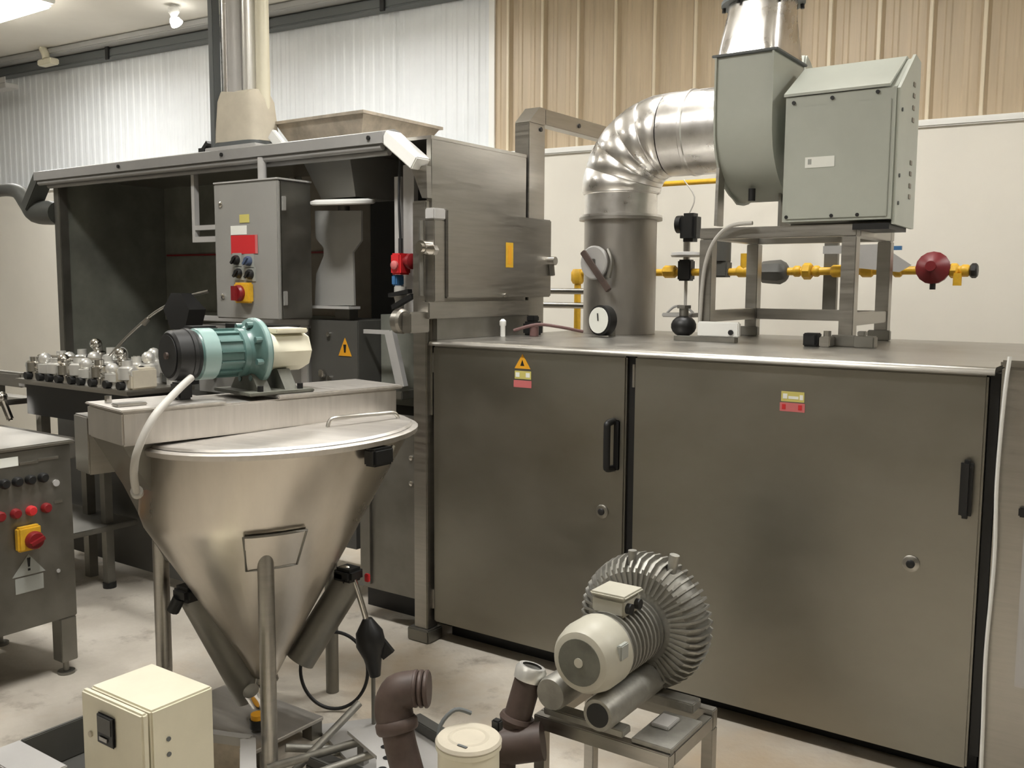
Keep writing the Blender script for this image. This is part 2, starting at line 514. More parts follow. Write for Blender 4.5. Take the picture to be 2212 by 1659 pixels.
# neighbouring section at the right edge
sec = thing('oven_section', 'narrow stainless end section beside the right oven door, at the right edge', 'oven', (2.7, 0.7, 0))
part('body', 'steel', sec, B().box(2.304, -0.02, 0.05, 3.2, 1.5, 1.405, 0.006))
part('top_cap', 'steel', sec, B().box(2.30, -0.026, 1.406, 3.2, 1.5, 1.428, 0.006))
part('side_panel', 'lipgrey', sec, B().box(2.392, -0.026, 0.40, 3.1, -0.0205, 1.17, 0.002))
part('latch', 'black', sec, B().box(2.375, -0.036, 0.945, 2.41, -0.021, 0.975, 0.004))
for (x, y) in ((2.31, 0.0), (3.1, 0.0), (2.31, 1.4), (3.1, 1.4)):
    part('foot', 'steeldark', sec, B().box(x, y, 0.0, x + 0.07, y + 0.08, 0.049))
cb = solo('hanging_cable', 'white', B().tube([(2.325, -0.03, 1.44), (2.318, -0.045, 1.30), (2.312, -0.045, 1.05), (2.318, -0.045, 0.8), (2.310, -0.045, 0.5),
     (2.314, -0.045, 0.25), (2.318, -0.04, 0.006)], 0.006, 8, sub=6), 'thin white cable hanging down the right end of the oven', 'cable')

# ------------------------------------------------------------------ extraction hood over the infeed
hood = thing('extraction_hood', 'wide open-fronted hood with dark interior and pale grey front lip', 'hood', (-1.5, 0.4, 0))
part('end_panel', 'steel', hood, B().box(-0.03, 0.0, 1.06, 0.0, 0.75, 2.29, 0.003))
part('roof', 'steel', hood, B().box(-3.0, 0.0, 2.29, 0.0, 0.75, 2.305))
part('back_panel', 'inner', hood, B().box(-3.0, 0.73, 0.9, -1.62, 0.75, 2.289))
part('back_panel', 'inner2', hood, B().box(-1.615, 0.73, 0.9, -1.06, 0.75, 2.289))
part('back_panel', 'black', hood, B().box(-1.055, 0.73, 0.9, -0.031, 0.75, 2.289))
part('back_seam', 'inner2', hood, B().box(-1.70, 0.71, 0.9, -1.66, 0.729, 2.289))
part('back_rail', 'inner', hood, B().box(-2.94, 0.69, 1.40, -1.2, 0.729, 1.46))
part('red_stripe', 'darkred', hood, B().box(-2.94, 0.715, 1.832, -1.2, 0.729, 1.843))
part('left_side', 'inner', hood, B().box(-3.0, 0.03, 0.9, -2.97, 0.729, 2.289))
part('front_post', 'steeldark', hood, B().box(-3.01, -0.03, 0.0, -2.95, 0.029, 2.29, 0.004))
part('rear_post', 'steeldark', hood, B().box(-3.0, 0.752, 0.0, -2.94, 0.80, 2.29))
part('rear_post', 'steeldark', hood, B().box(-0.20, 0.752, 0.0, -0.14, 0.80, 2.29))
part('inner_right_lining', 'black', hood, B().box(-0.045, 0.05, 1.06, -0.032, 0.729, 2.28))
lip = part('front_lip', 'lippaint', hood, B().prism([(-3.10, -0.10, 2.275), (-3.10, -0.10, 2.325), (-3.10, -0.02, 2.345), (-3.10, 0.03, 2.335), (-3.10, 0.03, 2.26)], (2.9, 0, 0)))
part('lip_roll', 'lippaint', lip, B().cyl((-3.08, -0.075, 2.262), (-0.22, -0.075, 2.262), 0.016, n=14))
part('lip_roll', 'lippaint', lip, B().cyl((-3.05, -0.03, 2.245), (-0.22, -0.03, 2.245), 0.016, n=14))
for sx in (-2.2, -1.30, -0.28):
    part('lip_bolt', 'black', lip, B().lathe([(0.010, 0), (0.010, 0.008)], (sx, -0.10, 2.302), (0, -1, 0), 10))
part('lip_end', 'white', hood, B().bar((-0.205, -0.04, 2.308), (-0.025, -0.04, 2.175), 0.10, 0.062, bev=0.005), 'white sloping end of the hood lip')
part('lip_drop', 'steel', hood, B().prism([(-0.09, -0.035, 2.17), (0.0, -0.035, 2.17), (0.005, -0.035, 2.03), (-0.025, -0.035, 2.03)], (0, 0.032, 0)))
part('lip_end', 'ducting', hood, B().bar((-3.10, -0.035, 2.31), (-3.27, -0.035, 2.12), 0.10, 0.07, bev=0.006))
part('hanger_rod', 'lipgrey', hood, B().cyl((-1.02, -0.08, 2.14), (-1.02, -0.08, 2.27), 0.022, n=12))
bf = part('hanging_frame', 'lipgrey', hood, B().box(-1.665, -0.02, 1.90, -1.64, 0.01, 2.27).box(-1.64, -0.02, 1.935, -1.25, 0.01, 1.96).box(-1.665, -0.02, 1.87, -1.25, 0.01, 1.90))
part('side_rail', 'lipgrey', hood, B().box(-0.30, 0.09, 1.50, -0.262, 0.13, 2.15).box(-0.245, 0.09, 1.50, -0.18, 0.12, 2.2))

# feed hopper standing through the hood roof
fh = thing('feed_hopper', 'flared stained sheet-metal feed hopper on top of the hood', 'hopper', (-0.75, 0.4, 1.472))
def rect(x0, x1, y0, y1, z):
    return [Vector((x0, y0, z)), Vector((x1, y0, z)), Vector((x1, y1, z)), Vector((x0, y1, z))]
part('funnel', 'tray', fh, B().loft([rect(-1.12, -0.70, 0.28, 0.66, 2.3), rect(-1.23, -0.60, 0.2, 0.79, 2.485), rect(-1.245, -0.585, 0.185, 0.805, 2.485),
      rect(-1.245, -0.585, 0.185, 0.805, 2.50), rect(-1.21, -0.62, 0.22, 0.77, 2.50), rect(-1.10, -0.72, 0.30, 0.64, 2.31)], cap0=False))
part('chute', 'cabpaint', fh, B().loft([rect(-0.94, -0.60, 0.10, 0.60, 2.288), rect(-0.775, -0.54, 0.08, 0.36, 2.07)]))
part('spout_plate', 'white', fh, B().lathe([(0.145, 0), (0.155, 0.006), (0.155, 0.018), (0.13, 0.026)], (-0.575, 0.03, 2.030), (0.03, -0.10, 1), 32))
prof = [(-0.843, 2.016), (-0.524, 2.004), (-0.526, 1.86), (-0.583, 1.805), (-0.578, 1.546), (-0.854, 1.541), (-0.84, 1.70), (-0.785, 1.79), (-0.785, 1.83), (-0.84, 1.88)]
part('guide_plate', 'cabpaint', fh, B().prism([(x, 0.10, z) for x, z in prof], (0, 0.012, 0)))
part('guide_foot', 'lipgrey', fh, B().box(-0.855, 0.06, 1.528, -0.575, 0.14, 1.541))
part('hinge_post', 'steeldark', fh, B().cyl((-0.70, 0.16, 1.53), (-0.70, 0.16, 2.036), 0.03, n=12))
part('foot_bracket', 'steeldark', fh, B().box(-0.75, 0.14, 1.472, -0.65, 0.20, 1.53))

# duct column rising from the hood roof
col = thing('duct_column', 'tall fluted duct column with cream cloth sleeve rising from the hood', 'duct', (-1.37, 0.15, 2.3))
part('edge_post', 'beam', col, B().box(-1.555, 0.03, 2.32, -1.515, 0.08, CEIL, 0.004))
for (x, y, r, mm) in ((-1.475, 0.10, 0.040, 'galv'), (-1.40, 0.08, 0.042, 'lipgrey'), (-1.325, 0.115, 0.040, 'satin'), (-1.255, 0.14, 0.036, 'cream'), (-1.36, 0.2, 0.06, 'galv')):
    part('duct_tube', mm, col, B().cyl((x, y, 2.5), (x, y, CEIL), r, n=20))
def rr(cx, cy, hx, hy, z, dz=0.0, n=24):
    out = []
    for i in range(n):
        a = 2 * PI * i / n
        c, s_ = math.cos(a), math.sin(a)
        x = hx * math.copysign(abs(c) ** 0.45, c)
        y = hy * math.copysign(abs(s_) ** 0.45, s_)
        out.append(Vector((cx + x, cy + y, z + dz * math.cos(3 * a))))
    return out
part('cloth_sleeve', 'fabric', col, B().loft([rr(-1.365, 0.12, 0.168, 0.11, 2.385, 0.006), rr(-1.367, 0.12, 0.160, 0.11, 2.45, 0.006), rr(-1.37, 0.12, 0.146, 0.10, 2.60, 0.008), rr(-1.375, 0.12, 0.128, 0.085, 2.645, 0.012)]))
part('sleeve_band', 'beam', col, B().loft([rr(-1.365, 0.12, 0.172, 0.112, 2.366), rr(-1.365, 0.12, 0.174, 0.114, 2.387)]))
part('base_flange', 'lipgrey', col, B().box(-1.56, -0.005, 2.306, -1.16, 0.26, 2.365, 0.004))
part('dark_bracket', 'black', col, B().box(-1.62, -0.0, 2.34, -1.57, 0.06, 2.37).bar((-1.64, 0.03, 2.33), (-1.56, 0.03, 2.40), 0.04, 0.02))
solo('roof_strut', 'white', B().bar((-1.15, 0.10, 2.42), (-1.03, 0.10, 2.308), 0.03, 0.055, bev=0.004), 'short white strut leaning on the hood roof beside the cream sleeve', 'strut')

# dark duct at the left end of the hood
solo('flexible_duct', 'ducting', B().tube([(-4.1, 0.0, 2.20), (-3.75, 0.0, 2.25), (-3.5, 0.0, 2.24), (-3.36, 0.0, 2.16), (-3.26, 0.0, 2.10), (-3.10, 0.0, 2.085), (-3.012, 0.0, 2.08)],
     [0.035, 0.038, 0.045, 0.06, 0.075, 0.075, 0.07], 16, sub=5), 'dark bent exhaust duct joining the left end of the hood', 'duct')

# ------------------------------------------------------------------ control cabinet hung under the lip
cab = thing('control_cabinet', 'grey wall-box control cabinet with red sign hanging under the hood lip', 'control cabinet', (-1.0, -0.09, 1.47))
part('enclosure', 'steeldark', cab, B().box(-1.242, -0.178, 1.478, -0.782, 0.02, 2.138, 0.006))
cdoor = part('door', 'cabpaint', cab, B().box(-1.246, -0.20, 1.476, -0.778, -0.179, 2.140, 0.006))
part('top_lip', 'lipgrey', cab, B().box(-1.25, -0.20, 2.141, -0.776, 0.02, 2.150, 0.002))
def cy(u0, u1, v0, v1, y=-0.2025, y1=-0.2002):
    return B().box(u0, y, v0, u1, y1, v1)
part('red_sign', 'red', cdoor, cy(-1.118, -0.925, 1.795, 1.885), 'plain red sign')
part('red_sign_edge', 'labelred', cdoor, cy(-0.938, -0.920, 1.795, 1.885, -0.2032, -0.2026))
part('white_label', 'label', cdoor, cy(-1.118, -1.00, 1.888, 1.932), 'small white label')
part('olive_label', 'olive', cdoor, cy(-1.05, -0.98, 1.945, 1.985), 'faded yellow label')
for (x, z, mm) in ((-1.075, 1.765, 'black'), (-0.985, 1.76, 'navy'), (-1.06, 1.70, 'black'), (-0.975, 1.695, 'black')):
    kb = part('knob_base', 'palelabel', cdoor, B().box(x - 0.034, -0.2035, z - 0.034, x + 0.034, -0.2003, z + 0.034))
    part('rotary_knob', mm, kb, B().lathe([(0.024, 0.0), (0.024, 0.012), (0.018, 0.022)], (x, -0.2035, z), (0, -1, 0), 16).bar((x - 0.016, -0.228, z - 0.016), (x + 0.016, -0.228, z + 0.016), 0.010, 0.012))
sw = part('main_switch', 'yellow', cdoor, B().box(-1.07, -0.235, 1.555, -0.955, -0.2003, 1.655, 0.008), 'yellow main switch plate')
part('switch_dial', 'darkred', sw, B().lathe([(0.040, 0), (0.040, 0.014), (0.032, 0.024)], (-1.022, -0.235, 1.603), (0, -1, 0), 24).bar((-1.022, -0.268, 1.568), (-1.022, -0.268, 1.638), 0.016, 0.03))
for z in (2.04, 1.585):
    part('door_lock', 'chrome', cdoor, B().lathe([(0.014, 0), (0.014, 0.006), (0.008, 0.010)], (-1.19, -0.20, z), (0, -1, 0), 14))
for z in (2.03, 1.58):
    part('hinge', 'cabpaint', cab, B().box(-0.779, -0.176, z - 0.035, -0.770, -0.15, z + 0.035, 0.003))

# ------------------------------------------------------------------ infeed machine below the hood
inf = thing('infeed_machine', 'dark infeed machine body with panelled front under the hood', 'machine', (-1.9, 0.4, 0))
part('frame_body', 'cabdark', inf, B().box(-2.85, 0.14, 0.30, -0.62, 0.72, 1.04))
for (x, y) in ((-2.8, 0.18), (-2.8, 0.66), (-1.7, 0.18), (-0.70, 0.66)):
    part('leg', 'steeldark', inf, B().box(x - 0.03, y - 0.03, 0.0, x + 0.03, y + 0.03, 0.299))
pc = part('panel_cabinet', 'cabpaint', inf, B().box(-1.80, 0.10, 1.041, -0.90, 0.60, 1.42))
part('frame_rail', 'lipgrey', pc, B().box(-1.80, 0.085, 1.44, -0.89, 0.14, 1.47, 0.004))
part('frame_stile', 'lipgrey', pc, B().box(-0.95, 0.085, 1.05, -0.90, 0.099, 1.439, 0.003))
part('slot', 'black', pc, B().box(-1.55, 0.092, 1.385, -0.97, 0.0995, 1.43))
part('bearing', 'black', pc, B().lathe([(0.035, 0), (0.035, 0.05), (0.02, 0.06)], (-1.66, 0.10, 1.16), (0, -1, 0), 16))
jb = part('junction_box', 'cabdark', inf, B().box(-0.878, 0.09, 1.10, -0.545, 0.45, 1.47, 0.004))
part('warning_triangle', 'orange', jb, tri_y(-0.632, 1.295, 1.385, 0.045, 0.087, 0.002), 'orange warning triangle')
part('triangle_mark', 'black', jb, B().prism([(-0.637, 0.0858, 1.312), (-0.627, 0.0858, 1.312), (-0.622, 0.0858, 1.352), (-0.642, 0.0858, 1.352)], (0, 0.001, 0)))
for z in (1.40, 1.18):
    part('box_knob', 'chrome', jb, B().lathe([(0.012, 0), (0.012, 0.015)], (-0.74, 0.09, z), (0, -1, 0), 12))
part('grey_plug', 'chrome', jb, B().box(-0.80, 0.06, 1.18, -0.765, 0.0895, 1.22, 0.006))
part('guard_arm', 'lipgrey', inf, B().bar((-0.53, 0.12, 1.42), (-0.36, 0.12, 1.42), 0.014, 0.02).bar((-0.36, 0.12, 1.425), (-0.285, 0.12, 1.16), 0.03, 0.05))
part('arm_bracket', 'steeldark', inf, B().box(-0.50, 0.10, 1.10, -0.27, 0.30, 1.14, 0.005))
part('dark_body', 'inner', inf, B().box(-0.54, 0.25, 1.05, -0.10, 0.72, 1.50))

# emergency stop with its plug hanging at the hood end
es = thing('emergency_stop', 'red emergency stop box hanging by a black cord at the hood corner', 'switch', (-0.19, 0.0, 1.6))
rb = part('red_box', 'red', es, B().box(-0.232, -0.02, 1.695, -0.172, 0.06, 1.792, 0.008))
part('front_button', 'labelred', rb, B().lathe([(0.020, 0), (0.020, 0.010), (0.010, 0.016)], (-0.200, -0.02, 1.738), (0, -1, 0), 16))
part('button', 'darkred', rb, B().lathe([(0.022, 0), (0.022, 0.02), (0.036, 0.025), (0.036, 0.04), (0.02, 0.05)], (-0.172, 0.02, 1.755), (1, 0, 0), 18))
part('cord', 'rubber', es, B().tube([(-0.20, 0.02, 2.24), (-0.21, 0.02, 2.05), (-0.20, 0.02, 1.80)], 0.006, 8, sub=4).cyl((-0.202, 0.02, 1.79), (-0.202, 0.02, 1.86), 0.010, n=10))
pl = part('plug', 'blue', es, B().box(-0.235, -0.01, 1.645, -0.205, 0.05, 1.694, 0.006))
part('plug_body', 'conduit', pl, B().lathe([(0.028, 0), (0.030, 0.05), (0.012, 0.10)], (-0.205, 0.02, 1.64), (0, 0, -1), 16))
part('black_clip', 'black', pl, B().bar((-0.24, -0.01, 1.60), (-0.12, -0.01, 1.62), 0.03, 0.018).bar((-0.22, -0.01, 1.545), (-0.10, -0.01, 1.60), 0.03, 0.02))

# ------------------------------------------------------------------ flat box on the hood end, with its mountings
eb = thing('end_box', 'flat stainless box with an upright yellow label on the hood end', 'metal box', (0.03, 0.45, 1.40))
bx = part('box_body', 'steel', eb, B().box(0.004, 0.035, 1.59, 0.062, 0.895, 1.985, 0.006))
part('front_flange', 'lipgrey', eb, B().box(0.0, -0.048, 1.935, 0.055, 0.034, 1.985, 0.005))
part('front_plate', 'steel', eb, B().box(-0.006, -0.042, 1.575, 0.05, 0.034, 1.934, 0.004))
part('yellow_label', 'yellow', bx, B().box(0.0622, 0.485, 1.735, 0.0640, 0.545, 1.855), 'upright yellow label')
part('label_print', 'orange', bx, B().box(0.0641, 0.500, 1.75, 0.0646, 0.530, 1.84))
cl = part('clamp', 'chrome', eb, B().cyl((0.02, -0.10, 1.81), (0.02, -0.043, 1.81), 0.032, n=16).cyl((0.02, -0.11, 1.81), (0.02, -0.10, 1.81), 0.02, n=12))
part('clamp_rod', 'steeldark', cl, B().cyl((-0.005, -0.065, 1.60), (-0.005, -0.065, 1.93), 0.012, n=10))
part('clamp_nut', 'chrome', cl, B().cyl((0.055, -0.07, 1.80), (0.055, -0.043, 1.80), 0.024, n=6))
part('catch', 'chrome', eb, B().cyl((0.062, 0.875, 1.775), (0.10, 0.875, 1.775), 0.022, n=14))
part('catch_tail', 'steeldark', eb, B().bar((0.075, 0.875, 1.76), (0.075, 0.885, 1.70), 0.02, 0.02))
part('lower_flange', 'steel', eb, B().box(-0.02, -0.08, 1.50, 0.05, 0.72, 1.574, 0.005))
part('lower_web', 'steeldark', eb, B().box(0.004, 0.0, 1.403, 0.03, 0.72, 1.499))
part('roller_end', 'steel', eb, B().lathe([(0.045, 0), (0.055, 0.01), (0.055, 0.04), (0.04, 0.05)], (-0.02, -0.16, 1.49), (-1, 0, 0), 20).box(-0.02, -0.18, 1.44, 0.03, -0.05, 1.53, 0.005))
part('round_knob', 'chrome', bx, B().lathe([(0.010, 0), (0.010, 0.008)], (0.062, 0.48, 1.60), (1, 0, 0), 12))

# gantry: square tube post with an arm over the oven
gt = thing('gantry_frame', 'square-tube steel post with an arm rising behind the hood end', 'frame', (-0.04, 0.84, 0))
part('post', 'steel', gt, B().box(-0.085, 0.765, 0.0, 0.004, 0.915, 2.47, 0.004))
part('arm', 'steel', gt, B().box(-0.07, 0.916, 2.475, 0.004, 2.2, 2.555, 0.004))
part('corner_head', 'steel', gt, B().loft([
     [Vector(p) for p in ((-0.085, 0.765, 2.471), (0.004, 0.765, 2.471), (0.004, 0.915, 2.471), (-0.085, 0.915, 2.471))],
     [Vector(p) for p in ((-0.085, 0.86, 2.556), (0.004, 0.86, 2.556), (0.004, 0.915, 2.556), (-0.085, 0.915, 2.556))]]))
part('rear_post', 'steel', gt, B().box(-0.07, 2.12, 0.0, 0.004, 2.2, 2.474))
for y in (0.87, 1.25):
    part('bolt', 'black', gt, B().lathe([(0.012, 0), (0.012, 0.006)], (0.004, y, 2.515 if y > 1 else 2.445), (1, 0, 0), 10))

# ------------------------------------------------------------------ exhaust stack with segmented elbow
SX, SY = 0.353, 1.10
st = thing('exhaust_stack', 'fat round exhaust stack with shiny segmented elbow on the oven', 'duct', (SX, SY, 1.40))
part('stack_pipe', 'stack', st, B().cyl((SX, SY, 1.403), (SX, SY, 1.99), 0.187, n=40))
part('flange', 'stack', st, B().lathe([(0.187, -0.012), (0.214, -0.012), (0.214, 0.002), (0.187, 0.002)], (SX, SY, 1.995), n=40))
part('flange', 'galv', st, B().lathe([(0.187, 0), (0.212, 0), (0.212, 0.012), (0.19, 0.014)], (SX, SY, 1.998), n=40))
part('collar', 'galv', st, B().lathe([(0.188, 0.0), (0.188, 0.10), (0.196, 0.105), (0.196, 0.118), (0.19, 0.12)], (SX, SY, 2.0125), n=40, cap=False))
ER, EZ = 0.275, 2.12
n_seg = 5
for k in range(n_seg):
    rings = []
    for t_, rad in ((0.0, 0.197), (0.06, 0.2015), (0.5, 0.2035), (0.94, 0.2015), (1.0, 0.197)):
        a = (k + t_) / n_seg * PI / 2
        c = Vector((SX + ER - ER * math.cos(a), SY, EZ + ER * math.sin(a)))
        nrm_x = Vector((math.cos(a), 0, -math.sin(a)))
        rings.append([c + nrm_x * rad * math.cos(2 * PI * i / 36) + Vector((0, 1, 0)) * rad * math.sin(2 * PI * i / 36) for i in range(36)])
    part('elbow_segment', 'galv', st, B().loft(rings, False, False), smooth=50)
part('straight_duct', 'galv', st, B().lathe([(0.192, 0), (0.203, 0.01), (0.203, 0.12), (0.208, 0.125), (0.208, 0.14), (0.203, 0.145), (0.203, 0.36)], (SX + ER, SY, EZ + ER), (1, 0, 0), n=40, cap=False))
part('rivet', 'black', st, B().lathe([(0.010, 0), (0.010, 0.006)], (0.49, 0.925, 2.40), (-0.1, -0.9, 0.3), 10))
dm = part('damper_plate', 'lipgrey', st, B().lathe([(0.085, 0), (0.085, 0.012), (0.078, 0.018)], (0.318, 0.905, 1.765), (-0.15, -1, 0), 28))
part('damper_hub', 'stack', dm, B().cyl((0.318, 0.93, 1.765), (0.318, 0.885, 1.765), 0.02, n=14))
part('damper_handle', 'brown', dm, B().bar((0.270, 0.86, 1.82), (0.425, 0.86, 1.625), 0.022, 0.030, bev=0.004))
part('damper_arc', 'steeldark', dm, B().tube([(0.40, 0.885, 1.83), (0.425, 0.88, 1.77), (0.41, 0.88, 1.69)], 0.012, 8, sub=4))

gg = thing('dial_gauge', 'round white-faced dial gauge with black rim on the oven top', 'gauge', (0.45, 0.74, 1.402))
part('case', 'black', gg, B().lathe([(0.062, 0), (0.074, 0.01), (0.074, 0.055), (0.066, 0.058)], (0.465, 0.775, 1.480), (-0.25, -1, 0.05), 28))
part('dial', 'label', gg, B().lathe([(0.063, 0), (0.063, 0.003)], (0.450, 0.7165, 1.483), (-0.25, -1, 0.05), 28))
part('needle', 'black', gg, B().bar((0.450, 0.709, 1.480), (0.447, 0.709, 1.517), 0.002, 0.005))
part('stem', 'steeldark', gg, B().cyl((0.478, 0.80, 1.403), (0.478, 0.80, 1.44), 0.018, n=12))
solo('red_hose', mat('maroon_hose', (0.16, 0.085, 0.08), 0.55), B().tube([(0.10, 0.50, 1.43), (0.20, 0.55, 1.46), (0.28, 0.62, 1.45), (0.36, 0.72, 1.425)], 0.008, 10, sub=5).cyl((0.18, 0.56, 1.403), (0.18, 0.56, 1.45), 0.022, n=12),
     'dull maroon hose with black fitting lying left of the dial gauge', 'hose')
solo('sensor_post', 'white', B().lathe([(0.012, 0), (0.012, 0.05), (0.016, 0.055), (0.016, 0.075), (0.006, 0.085)], (0.085, 0.43, 1.403), n=14), 'small white sensor standing in front of the flat end box', 'sensor')
solo('motor_block', 'black', B().box(0.075, 0.61, 1.403, 0.15, 0.69, 1.47, 0.01).box(0.09, 0.625, 1.47, 0.135, 0.675, 1.50, 0.005), 'small black block at the foot of the flat end box', 'block')

# ------------------------------------------------------------------ centrifugal fan
fan = thing('centrifugal_fan', 'grey-green centrifugal fan with scroll housing and boxed motor', 'fan', (1.35, 1.0, 1.92))
cyc, czc = 1.06, 2.37
poly = [(0.75, 2.648), (0.75, 2.40)]
for i in range(1, 33):
    a = PI + (PI + 2.3) * i / 32
    r = 0.31 + 0.055 * i / 32 if i > 8 else 0.31
    poly.append((cyc + r * math.cos(a), czc + r * math.sin(a)))
poly = [p for p in poly if not (p[0] < 1.16 and p[1] > 2.56 and p[0] > 0.76)]
poly += [(1.12, 2.60), (1.12, 2.648)]
part('scroll', 'fanpaint', fan, B().prism([(1.012, y, z) for y, z in poly], (0.25, 0, 0)))
def grow(pl_, d):
    return [(y + (d if y > cyc else -d), z - (d if z < 2.3 else 0)) for y, z in pl_]
part('scroll_rim', 'fanpaint', fan, B().prism([(1.004, y, z) for y, z in grow(poly, 0.012)], (0.008, 0, 0)))
part('scroll_rim', 'fanpaint', fan, B().prism([(1.262, y, z) for y, z in grow(poly, 0.012)], (0.008, 0, 0)))
part('outlet_flange', 'beam', fan, B().box(0.99, 0.735, 2.649, 1.285, 1.135, 2.66, 0.002))
part('inlet_ring', 'fanpaint', fan, B().lathe([(0.203, 0), (0.235, 0), (0.235, 0.012), (0.203, 0.012)], (0.990, SY, EZ + ER), (1, 0, 0), 36))
def sqring(x0, x1, y0, y1, z, n=32):
    out = []
    cx, cy_ = (x0 + x1) / 2, (y0 + y1) / 2
    for i in range(n):
        a = 2 * PI * (i + 0.5) / n
        c, s_ = math.cos(a), math.sin(a)
        k = 1 / max(abs(c), abs(s_))
        out.append(Vector((cx + c * k * (x1 - x0) / 2, cy_ + s_ * k * (y1 - y0) / 2, z)))
    return out
def ciring(cx, cy_, r, z, n=32):
    return [Vector((cx + r * math.cos(2 * PI * (i + 0.5) / n), cy_ + r * math.sin(2 * PI * (i + 0.5) / n), z)) for i in range(n)]
od = thing('outlet_duct', 'shiny square-to-round duct rising from the fan outlet', 'duct', (1.14, 0.93, 2.66))
part('transition', 'galv', od, B().loft([sqring(1.0, 1.275, 0.745, 1.125, 2.661), sqring(1.005, 1.272, 0.75, 1.115, 2.70), ciring(1.145, 0.925, 0.150, 2.893)], False, False), smooth=60)
part('ring_flange', 'beam', od, B().lathe([(0.150, 0), (0.182, 0), (0.182, 0.014), (0.150, 0.014)], (1.145, 0.925, 2.894), n=36))
part('riser', 'galv', od, B().cyl((1.145, 0.925, 2.909), (1.145, 0.925, CEIL), 0.15, n=36))
for a in (0.5, 1.9, 3.4, 4.4, 5.6):
    part('flange_bolt', 'black', od, B().cyl((1.145 + 0.172 * math.cos(a), 0.925 + 0.168 * math.sin(a), 2.875), (1.145 + 0.168 * math.cos(a), 0.925 + 0.168 * math.sin(a), 2.925), 0.009, n=8))
mb = part('motor_box', 'fanpaint', fan, B().prism([(1.325, 0.75, 1.925), (1.325, 1.085, 1.915), (1.325, 1.085, 2.59), (1.325, 1.0, 2.60), (1.325, 0.775, 2.452), (1.325, 0.75, 2.445)], (0.445, 0, 0)))
part('roof_sheet', 'fanpaint', mb, B().prism([(1.318, 0.742, 2.447), (1.318, 0.742, 2.458), (1.318, 1.0, 2.612), (1.318, 1.098, 2.602), (1.318, 1.098, 2.592), (1.318, 1.0, 2.601)], (0.43, 0, 0)))
part('side_cover', 'fanpaint', mb, B().prism([(1.771, 0.762, 1.905), (1.771, 1.10, 1.90), (1.771, 1.10, 2.60), (1.771, 1.0, 2.615), (1.771, 0.76, 2.44)], (0.012, 0, 0)))
part('front_panel', 'fanpaint', mb, B().box(1.338, 0.744, 1.935, 1.755, 0.7495, 2.40, 0.002))
part('name_label', 'label', mb, B().box(1.418, 0.7415, 2.146, 1.540, 0.7435, 2.190), 'small white label')
part('label_print', 'palelabel', mb, B().box(1.430, 0.7408, 2.160, 1.445, 0.7414, 2.182))
for (x, z) in ((1.36, 2.42), (1.52, 2.425), (1.70, 2.43), (1.345, 1.945), (1.535, 1.945), (1.64, 1.945)):
    part('screw', 'black', mb, B().lathe([(0.008, 0), (0.008, 0.006)], (x, 0.748, z), (0, -1, 0), 8))
for z in (2.36, 2.10, 1.99):
    part('screw', 'beam', mb, B().lathe([(0.008, 0), (0.008, 0.005)], (1.783, 0.80, z), (1, 0, 0), 8))
for z in (2.49, 2.445, 2.395, 2.345, 2.17, 2.125, 2.075, 2.03):
    part('vent_slot', 'inner2', mb, B().box(1.7832, 0.975, z - 0.010, 1.786, 1.01, z + 0.010, 0.002))
part('adapter_ring', 'fanpaint', fan, B().cyl((1.27, 1.03, 2.35), (1.325, 1.03, 2.35), 0.10, n=24))
part('base_skid', 'steeldark', fan, B().box(1.33, 0.85, 1.912, 1.76, 1.06, 1.924))
part('support_plate', 'steel', fan, B().prism([(1.0, 0.785, 1.922), (1.0, 0.86, 1.922), (1.0, 0.86, 2.20), (1.0, 0.80, 2.26)], (0.014, 0, 0)))
part('support_plate', 'steeldark', fan, B().prism([(1.225, 0.98, 1.922), (1.225, 1.16, 1.922), (1.225, 1.16, 2.09), (1.225, 0.98, 2.09)], (0.012, 0, 0)))
part('scroll_shadow', 'black', fan, B().cyl((1.13, 0.90, 2.035), (1.13, 0.90, 2.09), 0.016, n=12))  # small black piece standing in for shadow under the scroll
part('dark_skid', 'black', fan, B().box(1.62, 0.755, 1.885, 1.765, 1.05, 1.91))

# stand under the fan
fs = thing('fan_stand', 'welded square-tube stand carrying the fan on the oven top', 'stand', (1.29, 1.09, 1.402))
LEG = [(0.97, 0.80), (1.605, 0.80), (0.97, 1.38), (1.605, 1.38)]
for (x, y) in LEG:
    part('leg', 'steel', fs, B().box(x - 0.03, y - 0.03, 1.403, x + 0.03, y + 0.03, 1.86, 0.003))
part('top_beam', 'steel', fs, B().box(0.94, 0.77, 1.862, 1.635, 0.83, 1.911, 0.003))
part('top_beam', 'steel', fs, B().box(0.94, 1.35, 1.862, 1.635, 1.41, 1.911, 0.003))
part('side_beam', 'steel', fs, B().box(0.94, 0.831, 1.862, 1.0, 1.349, 1.911, 0.003))
part('side_beam', 'steel', fs, B().box(1.575, 0.831, 1.862, 1.635, 1.349, 1.911, 0.003))
part('rail', 'steel', fs, B().box(1.001, 1.355, 1.487, 1.574, 1.405, 1.540, 0.003))
part('rail', 'steel', fs, B().box(0.945, 0.831, 1.487, 0.995, 1.349, 1.540, 0.003))
part('rail', 'steel', fs, B().box(1.58, 0.831, 1.487, 1.63, 1.349, 1.540, 0.003))
for (x, y) in LEG[1:]:
    part('foot_clamp', 'steeldark', fs, B().box(x - 0.05, y - 0.065, 1.403, x + 0.05, y - 0.031, 1.45, 0.004))
solo('flexible_conduit', 'conduit', B().tube([(1.20, 0.735, 1.925), (1.10, 0.735, 1.915), (1.03, 0.74, 1.86), (0.985, 0.75, 1.77), (0.965, 0.755, 1.65), (0.955, 0.755, 1.41)], 0.009, 10, sub=6),
     'pale flexible conduit curving down the left leg of the fan stand', 'conduit')

